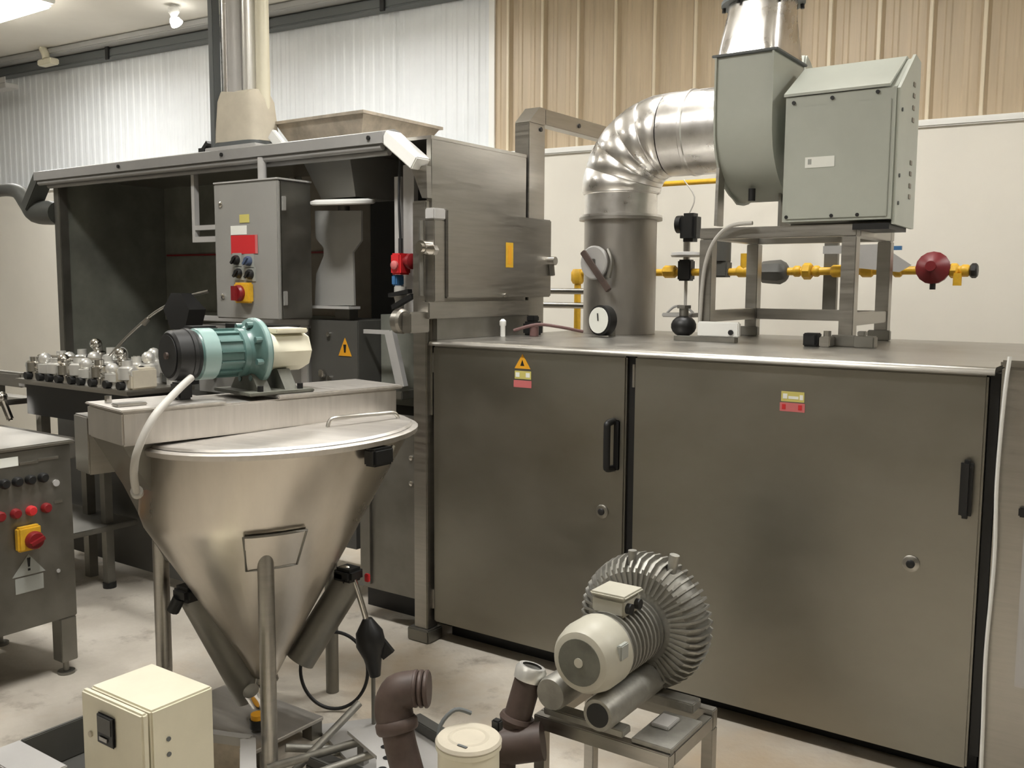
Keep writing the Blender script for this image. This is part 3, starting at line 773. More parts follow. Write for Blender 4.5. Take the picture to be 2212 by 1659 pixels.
# small items on the oven top
va = thing('regulator_valve', 'black round regulator with a white terminal box on the oven top', 'regulator', (0.88, 0.85, 1.402))
part('body', 'black', va, B().sphere((0.83, 0.86, 1.462), 0.060, 18, (1, 1, 0.85)).cyl((0.83, 0.86, 1.403), (0.83, 0.86, 1.43), 0.03))
part('stem', 'steeldark', va, B().cyl((0.83, 0.86, 1.51), (0.83, 0.86, 1.545), 0.022, n=12).cyl((0.83, 0.86, 1.545), (0.83, 0.86, 1.56), 0.035, n=6))
tb = part('terminal_box', 'white', va, B().box(0.97, 0.70, 1.425, 1.165, 0.728, 1.492, 0.005))
part('box_screw', 'black', tb, B().lathe([(0.012, 0), (0.012, 0.006)], (1.13, 0.70, 1.447), (0, -1, 0), 10))
part('bracket', 'steeldark', va, B().box(0.86, 0.69, 1.403, 1.15, 0.735, 1.424))
part('grey_cover', 'lipgrey', va, B().box(0.68, 0.93, 1.50, 0.84, 1.06, 1.52, 0.004).tube([(0.70, 0.95, 1.52), (0.73, 0.97, 1.55), (0.78, 0.98, 1.55), (0.82, 0.99, 1.52)], 0.006, 8, sub=4).cyl((0.76, 1.0, 1.403), (0.76, 1.0, 1.50), 0.012))
solo('black_box', 'black', B().box(1.463, 0.66, 1.403, 1.523, 0.72, 1.458, 0.004).box(1.47, 0.652, 1.41, 1.516, 0.6605, 1.45, 0.002), 'small black plastic box beside the front right stand leg', 'box')
solo('clamp_block', 'steel', B().box(1.53, 0.66, 1.403, 1.575, 0.735, 1.445, 0.004).cyl((1.552, 0.70, 1.445), (1.552, 0.70, 1.468), 0.016, n=6), 'small steel clamp block left of the front right stand leg', 'clamp')
solo('bracket_block', 'steeldark', B().box(1.66, 0.70, 1.403, 1.74, 0.76, 1.45, 0.004).box(1.67, 0.71, 1.45, 1.70, 0.75, 1.47, 0.003), 'small dull steel bracket right of the front right stand leg', 'bracket')

# ------------------------------------------------------------------ gas train behind the oven
GY = 1.75
gs = thing('gas_pipe_train', 'yellow gas pipe with grey valves and a round red regulator behind the oven', 'gas pipe', (0.8, GY, 0))
part('main_pipe', 'yellow', gs, B().cyl((-0.29, GY, 1.725), (1.93, GY, 1.735), 0.021, n=14))
def fitting(x0, x1, r, m='yellow', n=8):
    return part('fitting', m, gs, B().lathe([(r * 0.8, 0), (r, 0.008), (r, x1 - x0 - 0.008), (r * 0.8, x1 - x0)], (x0, GY, 1.732), (1, 0, 0), n))
for (a, b_, r) in ((0.29, 0.37, 0.036), (0.735, 0.80, 0.032), (1.05, 1.09, 0.030), (1.10, 1.15, 0.044), (1.155, 1.19, 0.030), (1.25, 1.31, 0.032), (1.40, 1.46, 0.032), (1.56, 1.60, 0.032), (1.82, 1.86, 0.036), (1.87, 1.91, 0.03)):
    fitting(a, b_, r)
fitting(1.912, 1.945, 0.036, 'black')
part('yellow_elbow', 'yellow', gs, B().cyl((0.78, GY, 1.74), (0.78, GY, 1.83), 0.026, n=12))
part('filter_body', 'cabdark', gs, B().lathe([(0.03, 0), (0.058, 0.01), (0.062, 0.05), (0.066, 0.11), (0.05, 0.14), (0.03, 0.15)], (0.87, GY, 1.728), (1, 0, 0), 8))
part('solenoid_valve', 'cabdark', gs, B().box(0.60, GY - 0.04, 1.70, 0.69, GY + 0.04, 1.79, 0.008).cyl((0.645, GY, 1.79), (0.645, GY, 1.91), 0.048, n=14))
act = part('actuator', 'black', gs, B().box(0.40, GY - 0.05, 1.90, 0.50, GY + 0.05, 2.06, 0.02).cyl((0.37, GY, 2.0), (0.40, GY, 2.0), 0.05, n=16))
part('actuator_stem', 'steel', act, B().cyl((0.43, GY, 1.73), (0.43, GY, 1.90), 0.020, n=12))
part('actuator_plate', 'lipgrey', act, B().lathe([(0.085, 0), (0.09, 0.01), (0.085, 0.025), (0.04, 0.03)], (0.43, GY, 1.815), n=24))
part('actuator_yoke', 'black', act, B().box(0.39, GY - 0.035, 1.68, 0.47, GY + 0.035, 1.80, 0.008))
part('tie_wire', 'conduit', gs, B().tube([(0.44, GY, 2.06), (0.47, GY, 2.15), (0.40, GY, 2.25)], 0.004, 6, sub=4).cyl((0.43, GY, 1.40), (0.43, GY, 1.68), 0.010, n=8))
rg = part('red_regulator', mat('dark_red_paint', (0.17, 0.012, 0.016), 0.4), gs, B().lathe([(0.02, -0.05), (0.05, -0.045), (0.078, -0.015), (0.080, 0.0), (0.080, 0.012), (0.06, 0.03), (0.025, 0.05), (0.025, 0.065)], (1.748, GY - 0.02, 1.745), (0, -1, 0.15), 16), 'round red regulator')
part('regulator_tip', 'black', rg, B().cyl((1.752, GY - 0.03, 1.64), (1.752, GY - 0.03, 1.67), 0.014, n=10))
part('guard_plate', 'lipgrey', gs, B().prism([(1.22, GY - 0.06, 1.86), (1.50, GY - 0.06, 1.865), (1.655, GY - 0.06, 1.76), (1.60, GY - 0.06, 1.725), (1.36, GY - 0.06, 1.75), (1.36, GY - 0.06, 1.82), (1.22, GY - 0.06, 1.82)], (0, 0.01, 0)))
part('blue_handle', 'blue', gs, B().bar((1.53, GY - 0.03, 1.845), (1.60, GY - 0.03, 1.845), 0.018, 0.02))
part('dark_bracket', 'steeldark', gs, B().box(1.20, GY + 0.03, 1.50, 1.27, GY + 0.06, 1.90))
part('tee_outlet', 'yellow', gs, B().cyl((1.86, GY - 0.02, 1.66), (1.86, GY - 0.02, 1.72), 0.02, n=10))
part('drop_pipe', 'yellow', gs, B().cyl((-0.29, GY, 0.0), (-0.29, GY, 1.72), 0.021, n=14))
part('drop_valve', 'yellow', gs, B().lathe([(0.03, 0), (0.042, 0.02), (0.042, 0.07), (0.03, 0.09)], (-0.29, GY, 1.66), n=8))
solo('wall_gas_pipe', 'yellow', B().tube([(-0.02, 2.0, 2.262), (0.65, 2.0, 2.262), (0.7, 2.05, 2.262), (0.7, 2.92, 2.262)], 0.016, 10), 'thin yellow pipe running high behind the exhaust elbow', 'pipe')
solo('steel_pipes', 'steel', B().cyl((-0.52, 1.62, 1.615), (0.12, 1.62, 1.615), 0.018, n=12).cyl((-0.52, 1.62, 1.53), (0.12, 1.62, 1.53), 0.018, n=12).cyl((-0.50, 1.62, 0.0), (-0.50, 1.62, 1.64), 0.02, n=12), 'pair of short steel pipes left of the exhaust stack', 'pipe')

# ------------------------------------------------------------------ cone hopper with drive
HA = math.radians(78.85)
HO = (0.127, -1.0, 0.0)
hp = thing('cone_hopper', 'big stainless cone hopper on tube legs with a green drive motor on top', 'hopper', HO, 0.0)
def ring3(cx, cy_, z, r, n=48, tilt=0.0):
    out = []
    for i in range(n):
        a = 2 * PI * i / n
        x, y = r * math.cos(a), r * math.sin(a)
        out.append(Vector((cx + x, cy_ + y, z + tilt * (x * 0.821 + y * 0.571) + 0.0)))
    return out
T = 0.04
cone = part('cone', 'hopper', hp, B().loft([ring3(0.098, -1.074, 0.235, 0.045), ring3(0.094, -1.070, 0.33, 0.095, tilt=0), ring3(0.070, -1.060, 0.83, 0.390, tilt=T), ring3(0.073, -1.053, 0.88, 0.413, tilt=T), ring3(0.118, -1.005, 1.09, 0.462, tilt=T), ring3(0.127, -1.0, 1.118, 0.468, tilt=T)], True, True), smooth=25)
part('rim', 'lidsteel', hp, B().loft([ring3(0.127, -1.0, 1.105, 0.468, tilt=T), ring3(0.127, -1.0, 1.105, 0.487, tilt=T), ring3(0.127, -1.0, 1.122, 0.490, tilt=T), ring3(0.127, -1.0, 1.128, 0.480, tilt=T)], True, True))
lid = part('lid', 'lidsteel', hp, B().loft([ring3(0.127, -1.0, 1.130, 0.470, tilt=T), ring3(0.127, -1.0, 1.138, 0.462, tilt=T)], True, True))
part('lid_handle', 'steel', lid, B().tube([(0.29, -0.93, 1.145), (0.295, -0.915, 1.172), (0.32, -0.87, 1.178), (0.36, -0.75, 1.178), (0.38, -0.68, 1.176), (0.385, -0.66, 1.152)], 0.007, 8, sub=5))
part('lid_latch', 'black', lid, B().box(0.575, -1.05, 1.055, 0.63, -0.955, 1.115, 0.008), 'black latch under the rim')
part('latch_pin', 'chrome', lid, B().cyl((0.60, -0.95, 1.07), (0.60, -0.93, 1.11), 0.009, n=8))
part('rim_clamp', 'black', hp, B().box(-0.22, -1.40, 1.06, -0.13, -1.34, 1.10, 0.005).cyl((-0.09, -1.33, 1.12), (-0.09, -1.33, 1.23), 0.008, n=8))
# weld seam and doubler plate for the front leg
def cone_r(z):
    t_ = (z - 0.33) / 0.5
    return 0.094 + (0.063 - 0.094) * t_, -1.070 + 0.011 * t_, 0.095 + 0.295 * t_
patch = []
for z in (0.715, 0.845):
    cx, cy_, r = cone_r(min(z, 0.83)) if z < 0.83 else (0.071, -1.058, 0.397)
    row = []
    for k in range(9):
        a = math.radians(-47 + 3.6 * k)
        row.append(Vector((cx + (r + 0.006) * math.cos(a), cy_ + (r + 0.006) * math.sin(a), z + T * ((r) * math.cos(a) * 0.821 + r * math.sin(a) * 0.571))))
    patch.append(row)
bb = B()
lo = [bb.bm.verts.new(p) for p in patch[0]]
hi = [bb.bm.verts.new(p) for p in patch[1]]
lo2 = [bb.bm.verts.new(p + Vector((0.012 * 0.6, -0.012 * 0.8, 0.0))) for p in patch[0]]
hi2 = [bb.bm.verts.new(p + Vector((0.012 * 0.6, -0.012 * 0.8, 0.0))) for p in patch[1]]
for i in range(8):
    bb.bm.faces.new((lo2[i], lo2[i + 1], hi2[i + 1], hi2[i]))
    bb.bm.faces.new((lo[i], lo[i + 1], lo2[i + 1], lo2[i]))
    bb.bm.faces.new((hi2[i], hi2[i + 1], hi[i + 1], hi[i]))
bb.bm.faces.new((lo[0], lo2[0], hi2[0], hi[0]))
bb.bm.faces.new((lo2[8], lo[8], hi[8], hi2[8]))
weld = [v.co.copy() for v in lo2] + [v.co.copy() for v in reversed(hi2)]
part('doubler_plate', 'hopper', hp, bb)
part('weld_bead', 'steeldark', hp, B().tube(weld, 0.0045, 6, closed=True))
fl = (0.345, -1.268)
part('leg', 'steel', hp, B().lathe([(0.027, 0.0), (0.027, 0.80), (0.022, 0.822), (0.008, 0.832)], (fl[0], fl[1], 0.0), n=20))
part('leg', 'steel', hp, B().cyl((-0.216, -1.272, 0.0), (-0.216, -1.272, 0.74), 0.028, n=18))
part('leg', 'steeldark', hp, B().cyl((0.018, -0.66, 0.0), (0.018, -0.66, 0.66), 0.026, n=18))
part('leg', 'steeldark', hp, B().cyl((-0.30, -0.86, 0.0), (-0.30, -0.86, 0.78), 0.026, n=18))
part('brace_tube', 'steeldark', hp, B().cyl((-0.10, -1.22, 0.56), (0.055, -1.09, 0.15), 0.066, n=22))
part('brace_tube', 'steeldark', hp, B().cyl((0.27, -0.80, 0.56), (0.150, -0.953, 0.262), 0.058, n=22))
part('brace_clamp', 'black', hp, B().box(-0.11, -1.31, 0.535, -0.02, -1.235, 0.59, 0.014).cyl((-0.10, -1.31, 0.50), (-0.075, -1.30, 0.55), 0.022, n=10).cyl((-0.02, -1.25, 0.59), (-0.005, -1.24, 0.63), 0.018, n=10))
part('brace_clamp', 'black', hp, B().box(0.24, -0.87, 0.56, 0.33, -0.79, 0.61, 0.012))
part('outlet', 'chrome', hp, B().lathe([(0.045, 0), (0.050, -0.02), (0.034, -0.05), (0.034, -0.09)], (0.098, -1.074, 0.236), n=18))
vb = part('outlet_valve', 'chrome', hp, B().cyl((0.115, -1.12, 0.15), (0.125, -1.16, 0.21), 0.03, n=14).sphere((0.098, -1.074, 0.135), 0.042, 14))
part('valve_cap', 'orange', vb, B().cyl((0.160, -1.160, 0.118), (0.160, -1.160, 0.135), 0.026, n=14))
part('valve_knob', 'black', vb, B().cyl((0.160, -1.160, 0.085), (0.160, -1.160, 0.117), 0.030, n=14))
part('base_plate', 'lidsteel', hp, B().box(-0.25, -1.29, 0.06, 0.27, -0.95, 0.075, 0.003))
for (x, y) in ((-0.22, -1.20), (0.24, -1.22), (-0.22, -0.98), (0.24, -0.98)):
    part('base_foot', 'steeldark', hp, B().box(x - 0.025, y - 0.025, 0.0, x + 0.025, y + 0.025, 0.059))

# bridge housing across the hopper, in its own turned frame (kept a part of the hopper)
LX = Vector((math.cos(HA), math.sin(HA), 0))
LY = Vector((-math.sin(HA), math.cos(HA), 0))
TM = Matrix(((LX.x, LY.x, 0, HO[0]), (LX.y, LY.y, 0, HO[1]), (0, 0, 1, 0), (0, 0, 0, 1)))
def turned(b):
    bmesh.ops.transform(b.bm, matrix=TM, verts=b.bm.verts)
    return b
br = part('bridge_housing', 'lidsteel', hp, turned(B().box(-0.575, -0.025, 1.135, 0.50, 0.27, 1.243, 0.006)))
part('bridge_lid', 'lidsteel', br, turned(B().box(-0.03, -0.04, 1.244, 0.52, 0.285, 1.258, 0.004)))
part('bridge_lid', 'lidsteel', br, turned(B().box(-0.58, -0.03, 1.244, -0.22, 0.275, 1.252, 0.003)))
part('side_cover', 'steel', br, turned(B().box(-0.575, 0.271, 1.0, -0.30, 0.40, 1.20, 0.005).box(-0.56, 0.05, 1.253, -0.46, 0.1, 1.262, 0.003)))
part('gusset', 'steeldark', br, turned(B().prism([(-0.56, 0.02, 1.134), (-0.30, 0.02, 1.134), (-0.25, 0.02, 0.62), (-0.33, 0.02, 0.66), (-0.46, 0.02, 0.95)], (0, 0.26, 0))))
part('fixing', 'chrome', br, turned(B().cyl((-0.53, 0.20, 1.253), (-0.53, 0.20, 1.275), 0.012, n=8)))
mo = part('drive_motor', 'green', hp, turned(B().lathe([(0.082, -0.27), (0.088, -0.26), (0.088, -0.205), (0.080, -0.20), (0.080, -0.115), (0.088, -0.11), (0.088, -0.09), (0.080, -0.085)], (0, 0.12, 1.405), (1, 0, 0), 32)), 'green electric drive motor')
part('motor_band', 'greenhi', mo, turned(B().lathe([(0.0885, -0.262), (0.0905, -0.26), (0.0905, -0.205), (0.0885, -0.203)], (0, 0.12, 1.405), (1, 0, 0), 32)))
for k in range(14):
    a = 2 * PI * k / 14 + 0.1
    part('cooling_fin', 'green', mo, turned(B().box(-0.20, -0.003, 0.078, -0.115, 0.003, 0.088, 0, Matrix.Translation((0, 0.12, 1.405)) @ Matrix.Rotation(a, 4, 'X'))))
part('fan_cover', 'black', mo, turned(B().lathe([(0.078, -0.355), (0.086, -0.347), (0.088, -0.30), (0.091, -0.298), (0.091, -0.285), (0.086, -0.28), (0.084, -0.268)], (0, 0.12, 1.405), (1, 0, 0), 32)), 'black fan cover')
part('fan_grille', 'rubber', mo, turned(B().lathe([(0.070, -0.358), (0.070, -0.356)], (0, 0.12, 1.405), (1, 0, 0), 32)))
part('shaft_tip', 'brown', mo, turned(B().lathe([(0.012, -0.366), (0.012, -0.358)], (0, 0.12, 1.405), (1, 0, 0), 14)))
fg = part('flange', 'green', mo, turned(B().lathe([(0.080, -0.09), (0.086, -0.075), (0.096, -0.06), (0.114, -0.053), (0.120, -0.048), (0.120, -0.022), (0.108, -0.018)], (0, 0.12, 1.405), (1, 0, 0), 36)))
part('flange_face', 'greenhi', fg, turned(B().lathe([(0.1205, -0.044), (0.1225, -0.042), (0.1225, -0.028), (0.1205, -0.026)], (0, 0.12, 1.405), (1, 0, 0), 36)))
for k in range(8):
    a = 2 * PI * k / 8 + 0.3
    part('flange_bolt', 'green', fg, turned(B().lathe([(0.011, -0.078), (0.011, -0.045)], (0, 0.12 + 0.102 * math.cos(a), 1.405 + 0.102 * math.sin(a)), (1, 0, 0), 8)))
part('gearbox', 'cream', hp, turned(B().lathe([(0.070, -0.018), (0.076, -0.01), (0.076, 0.150), (0.070, 0.165), (0.05, 0.17)], (0, 0.12, 1.405), (1, 0, 0), 8).box(0.02, 0.05, 1.47, 0.15, 0.19, 1.488, 0.004)), 'cream gearbox housing')
part('terminal_box', 'black', mo, turned(B().box(-0.25, 0.16, 1.45, -0.15, 0.235, 1.50, 0.006)))
part('motor_mount', 'castolive', hp, turned(B().prism([(-0.075, 0.01, 1.262), (-0.075, 0.23, 1.262), (-0.075, 0.17, 1.33), (-0.075, 0.07, 1.33)], (0.05, 0, 0)).prism([(0.03, 0.01, 1.262), (0.03, 0.23, 1.262), (0.03, 0.17, 1.34), (0.03, 0.07, 1.34)], (0.05, 0, 0)).box(-0.13, -0.02, 1.259, 0.13, 0.25, 1.270, 0.003)))
part('mount_bolt', 'black', hp, turned(B().cyl((-0.07, 0.015, 1.268), (-0.07, 0.015, 1.29), 0.012, n=6)))
part('mount_bolt', 'black', hp, turned(B().cyl((0.09, 0.015, 1.268), (0.09, 0.015, 1.29), 0.012, n=6)))
part('fan_bracket', 'black', hp, turned(B().box(-0.33, 0.10, 1.253, -0.28, 0.17, 1.31, 0.006)))
solo('motor_conduit', 'conduit', B().tube([(0.03, -1.30, 1.335), (0.045, -1.37, 1.295), (0.085, -1.486, 1.226), (0.085, -1.546, 1.13), (0.062, -1.548, 1.06), (0.035, -1.528, 1.0), (0.012, -1.507, 0.975)], 0.0125, 10, sub=6).cyl((0.02, -1.514, 0.982), (0.006, -1.502, 0.970), 0.02, n=12),
     'pale grey conduit drooping from the green motor over the bridge housing', 'conduit')

# ------------------------------------------------------------------ hose ring, chrome arm and funnel beside the cone
ringpts = []
for k in range(14):
    a = 2 * PI * k / 14
    ringpts.append((0.157 + 0.130 * math.cos(a) * 0.821, -0.785 + 0.130 * math.cos(a) * 0.571, 0.165 + 0.154 * math.sin(a)))
solo('hose_ring', 'rubber', B().tube(ringpts, 0.0068, 8, sub=4, closed=True), 'black rubber hose ring standing upright behind the front hopper leg', 'hose')
ar = thing('filling_arm', 'black filling nozzle on a chrome arm hanging right of the cone', 'nozzle', (0.36, -0.81, 0.0))
part('arm_tube', 'chrome', ar, B().tube([(0.26, -0.845, 0.60), (0.285, -0.835, 0.605), (0.31, -0.825, 0.56), (0.345, -0.81, 0.44), (0.36, -0.80, 0.36)], 0.011, 10, sub=4))
part('arm_clamp', 'black', ar, B().box(0.24, -0.87, 0.555, 0.30, -0.81, 0.60, 0.01))
part('red_tag', 'red', ar, B().box(0.335, -0.80, 0.555, 0.355, -0.785, 0.585, 0.003))
part('nozzle', 'black', ar, B().lathe([(0.018, 0), (0.05, 0.05), (0.055, 0.10), (0.034, 0.15), (0.02, 0.22)], (0.355, -0.805, 0.42), (0.12, 0.05, -1), 16))
part('nozzle_fin', 'black', ar, B().bar((0.36, -0.79, 0.36), (0.42, -0.76, 0.28), 0.02, 0.05))
part('stand_rod', 'steeldark', ar, B().cyl((0.372, -0.795, 0.0), (0.372, -0.795, 0.25), 0.008, n=8))

# ------------------------------------------------------------------ depositor with chrome fittings at the left
dp = thing('depositor_head', 'low table crowded with chrome valve fittings left of the green motor', 'machine', (-1.8, -0.42, 0))
part('table_plate', 'steel', dp, B().box(-2.33, -0.68, 1.115, -1.30, -0.30, 1.140, 0.005))
part('drive_box', 'black', dp, B().box(-2.28, -0.64, 0.95, -1.35, -0.32, 1.114))
part('side_tab', 'lipgrey', dp, B().box(-2.40, -0.62, 1.085, -2.331, -0.45, 1.125, 0.004))
random.seed(11)
px_ = 0
for row, (yy, nn) in enumerate(((-0.62, 9), (-0.48, 8), (-0.36, 7))):
    for i in range(nn):
        x = -2.27 + 0.92 * (i + 0.5) / nn + random.uniform(-0.02, 0.02)
        z = 1.14
        h = 0.09 + random.uniform(0, 0.05) + 0.02 * row
        bdy = B().lathe([(0.028, 0), (0.028, h * 0.3), (0.044, h * 0.35), (0.044, h * 0.75), (0.024, h * 0.8), (0.024, h)], (x, yy, z), n=12)
        if i % 2 == 0:
            bdy.cyl((x - 0.055, yy, z + h * 0.6), (x + 0.055, yy, z + h * 0.6), 0.024, n=10)
        else:
            bdy.sphere((x, yy - 0.01, z + h), 0.032, 10)
        v = part('valve_fitting', 'satin' if (i + row) % 3 else 'chrome', dp, bdy)
        if row == 0:
            part('black_knob', 'black', v, B().cyl((x, yy - 0.055, z + 0.02), (x, yy - 0.026, z + 0.02), 0.020, n=10))
        elif i % 2:
            part('black_knob', 'black', v, B().cyl((x, yy - 0.058, z + h * 0.6), (x, yy - 0.04, z + h * 0.6), 0.020, n=10))
part('manifold_pipe', 'chrome', dp, B().cyl((-2.30, -0.55, 1.25), (-1.72, -0.55, 1.255), 0.014, n=10).cyl((-2.30, -0.55, 1.141), (-2.30, -0.55, 1.25), 0.014, n=10))
part('end_block', 'fabric', dp, B().box(-1.46, -0.64, 1.141, -1.32, -0.50, 1.24, 0.008))
part('curved_rod', 'steel', dp, B().tube([(-1.80, -0.48, 1.24), (-1.69, -0.42, 1.37), (-1.54, -0.35, 1.50), (-1.40, -0.28, 1.575), (-1.28, -0.22, 1.61)], 0.008, 8, sub=5))
part('rod_clip', 'chrome', dp, B().cyl((-1.60, -0.38, 1.44), (-1.57, -0.37, 1.47), 0.014, n=8))
part('black_scoop', 'black', dp, B().loft([rect(-1.40, -1.29, -0.36, -0.26, 1.42), rect(-1.46, -1.25, -0.36, -0.26, 1.52), rect(-1.42, -1.34, -0.34, -0.28, 1.60)]).box(-1.38, -0.35, 1.141, -1.31, -0.27, 1.419))
part('mount_arm', 'steeldark', dp, B().box(-1.55, -0.319, 0.96, -1.45, 0.135, 1.02))
for (x, y) in ((-2.2, -0.36), (-2.2, -0.6)):
    part('leg', 'steeldark', dp, B().box(x - 0.025, y - 0.025, 0.0, x + 0.025, y + 0.025, 0.949))

# lower feed table with tray
ft = thing('feed_table', 'low dark feed table with a pale tray edge beyond the left cabinet', 'table', (-2.2, -0.9, 0))
part('side_sheet', 'steeldark', ft, B().box(-2.75, -0.80, 0.80, -1.62, -0.76, 0.90, 0.004))
part('panel', 'cabdark', ft, B().box(-2.7, -0.24, 0.06, -1.45, -0.20, 0.90))  # dark panel carried down to the floor to stand in for shading there
part('lower_shelf', 'steeldark', ft, B().box(-2.8, -0.74, 0.33, -1.86, -0.28, 0.36, 0.004))
part('shelf_rail', 'steel', ft, B().box(-2.8, -0.76, 0.30, -1.86, -0.741, 0.345, 0.003))
for (x, y) in ((-1.93, -0.42), (-2.75, -0.72), (-1.93, -0.72), (-2.75, -0.30)):
    lg = part('leg', 'steeldark', ft, B().box(x - 0.022, y - 0.022, 0.03, x + 0.022, y + 0.022, 0.80))
    part('foot', 'black', lg, B().cyl((x, y, 0.0), (x, y, 0.03), 0.035, n=14))
part('white_part', 'white', ft, B().box(-2.30, -0.66, 0.36, -2.18, -0.56, 0.395, 0.012))
cv = thing('side_conveyor', 'grey conveyor frame with raised guide at the far left edge', 'conveyor', (-3.0, -0.75, 0))
part('guide', 'steel', cv, B().box(-3.6, -0.60, 1.075, -2.425, -0.545, 1.155, 0.01))
part('deck', 'steel', cv, B().box(-3.6, -0.80, 0.985, -2.425, -0.50, 1.015, 0.006))
part('side_rail', 'lipgrey', cv, B().box(-3.6, -0.83, 0.915, -2.425, -0.801, 0.98, 0.004))
part('white_block', 'white', cv, B().box(-2.62, -0.85, 0.925, -2.53, -0.831, 0.96, 0.004))
for x in (-2.7, -3.3):
    part('guide_post', 'steeldark', cv, B().box(x, -0.59, 1.016, x + 0.04, -0.56, 1.074))
part('clamp_lever', 'chrome', cv, B().bar((-2.425, -0.70, 1.03), (-2.36, -0.69, 0.91), 0.03, 0.035, bev=0.008).sphere((-2.425, -0.70, 1.035), 0.03, 12))
for (x, y) in ((-3.5, -0.55), (-2.9, -0.55), (-3.5, -0.78), (-2.9, -0.78)):
    part('leg', 'steeldark', cv, B().box(x - 0.025, y - 0.025, 0.0, x + 0.025, y + 0.025, 0.984))

# ------------------------------------------------------------------ operator cabinet at the left edge
oc = thing('operator_cabinet', 'stainless operator cabinet on legs with red and black buttons at left', 'control cabinet', (-1.3, -1.75, 0))
cbn = part('cabinet_body', 'steeldark', oc, B().box(-1.62, -2.35, 0.25, -1.0, -1.145, 0.985, 0.004))
part('top', 'steel', oc, B().box(-1.64, -2.37, 0.986, -0.985, -1.13, 1.002, 0.005))
part('paper', 'label', cbn, B().box(-0.9995, -1.75, 0.925, -0.997, -1.365, 0.962), 'pale strip label')
part('slot_strip', 'steel', cbn, B().box(-0.9995, -1.36, 0.925, -0.996, -1.285, 0.935).box(-0.9995, -1.285, 0.93, -0.996, -1.20, 0.94))
for k in range(7):
    y = -1.27 - 0.052 * k
    part('black_button', 'black', cbn, B().lathe([(0.020, 0), (0.020, 0.018), (0.014, 0.026)], (-1.0, y, 0.862), (1, 0, 0), 14))
for k in range(6):
    y = -1.262 - 0.062 * k
    part('red_button', ('darkred', 'red', 'darkred')[k % 3], cbn, B().lathe([(0.021, 0), (0.021, 0.015), (0.015, 0.024)], (-1.0, y, 0.735), (1, 0, 0), 14))
part('key_lock', 'lipgrey', cbn, B().lathe([(0.014, 0), (0.014, 0.008)], (-1.0, -1.215, 0.83), (1, 0, 0), 12))
part('small_plate', 'steel', cbn, B().box(-0.9995, -1.225, 0.745, -0.997, -1.19, 0.755))
osw = part('main_switch', 'yellow', cbn, B().box(-0.9995, -1.395, 0.58, -0.965, -1.300, 0.68, 0.008), 'yellow main switch plate')
part('switch_dial', 'darkred', osw, B().lathe([(0.036, 0), (0.036, 0.016), (0.03, 0.026)], (-0.965, -1.335, 0.622), (1, 0, 0), 22).bar((-0.935, -1.362, 0.612), (-0.935, -1.308, 0.632), 0.018, 0.014))
part('warning_triangle', 'palelabel', cbn, B().prism([(-0.9995, -1.41, 0.475), (-0.9995, -1.275, 0.475), (-0.9995, -1.342, 0.56)], (0.002, 0, 0)), 'pale warning triangle with an exclamation mark')
part('exclamation', 'black', cbn, B().prism([(-0.9974, -1.346, 0.508), (-0.9974, -1.338, 0.508), (-0.9974, -1.335, 0.545), (-0.9974, -1.349, 0.545)], (0.001, 0, 0)))
part('exclamation_dot', 'black', cbn, B().box(-0.9974, -1.347, 0.492, -0.9964, -1.337, 0.501))
part('info_plate', 'palelabel', cbn, B().box(-0.9995, -1.40, 0.405, -0.9975, -1.285, 0.468), 'pale rectangular label')
part('rivet', 'lipgrey', cbn, B().lathe([(0.008, 0), (0.008, 0.004)], (-1.0, -1.22, 0.46), (1, 0, 0), 10))
for (x, y) in ((-1.035, -1.185), (-1.58, -1.185), (-1.035, -2.3), (-1.58, -2.3)):
    lg = part('leg', 'steeldark', oc, B().box(x - 0.035, y - 0.035, 0.06, x + 0.035, y + 0.035, 0.249, 0.003))
    part('foot', 'steeldark', lg, B().cyl((x, y, 0.012), (x, y, 0.06), 0.012, n=10).cyl((x, y, 0.0), (x, y, 0.012), 0.035, n=16))

# ------------------------------------------------------------------ cream control box in the foreground
cx = thing('cream_control_box', 'cream enamel control box with a small display in the foreground', 'control box', (0.33, -1.70, 0))
ce = part('enclosure', 'cream', cx, B().box(0.182, -1.795, 0.03, 0.478, -1.587, 0.47, 0.006))
cdr = part('door', 'cream', cx, B().box(0.178, -1.822, 0.03, 0.476, -1.799, 0.468, 0.006))
ds = part('display_bezel', 'black', cdr, B().box(0.268, -1.832, 0.335, 0.352, -1.8225, 0.428, 0.005), 'black display frame')
part('display_screen', 'cabdark', ds, B().box(0.278, -1.834, 0.372, 0.340, -1.8325, 0.418))
part('display_button', 'lipgrey', ds, B().box(0.285, -1.836, 0.348, 0.325, -1.8325, 0.362, 0.002))
part('key_lock', 'fabric', cdr, B().lathe([(0.009, 0), (0.009, 0.006)], (0.225, -1.822, 0.345), (0, -1, 0), 12))
for z in (0.37, 0.325):
    part('side_screw', 'beam', ce, B().lathe([(0.007, 0), (0.007, 0.003)], (0.478, -1.742, z), (1, 0, 0), 10))
for (x, y) in ((0.20, -1.78), (0.46, -1.78), (0.20, -1.61), (0.46, -1.61)):
    part('foot', 'black', cx, B().cyl((x, y, 0.0), (x, y, 0.03), 0.015, n=12))

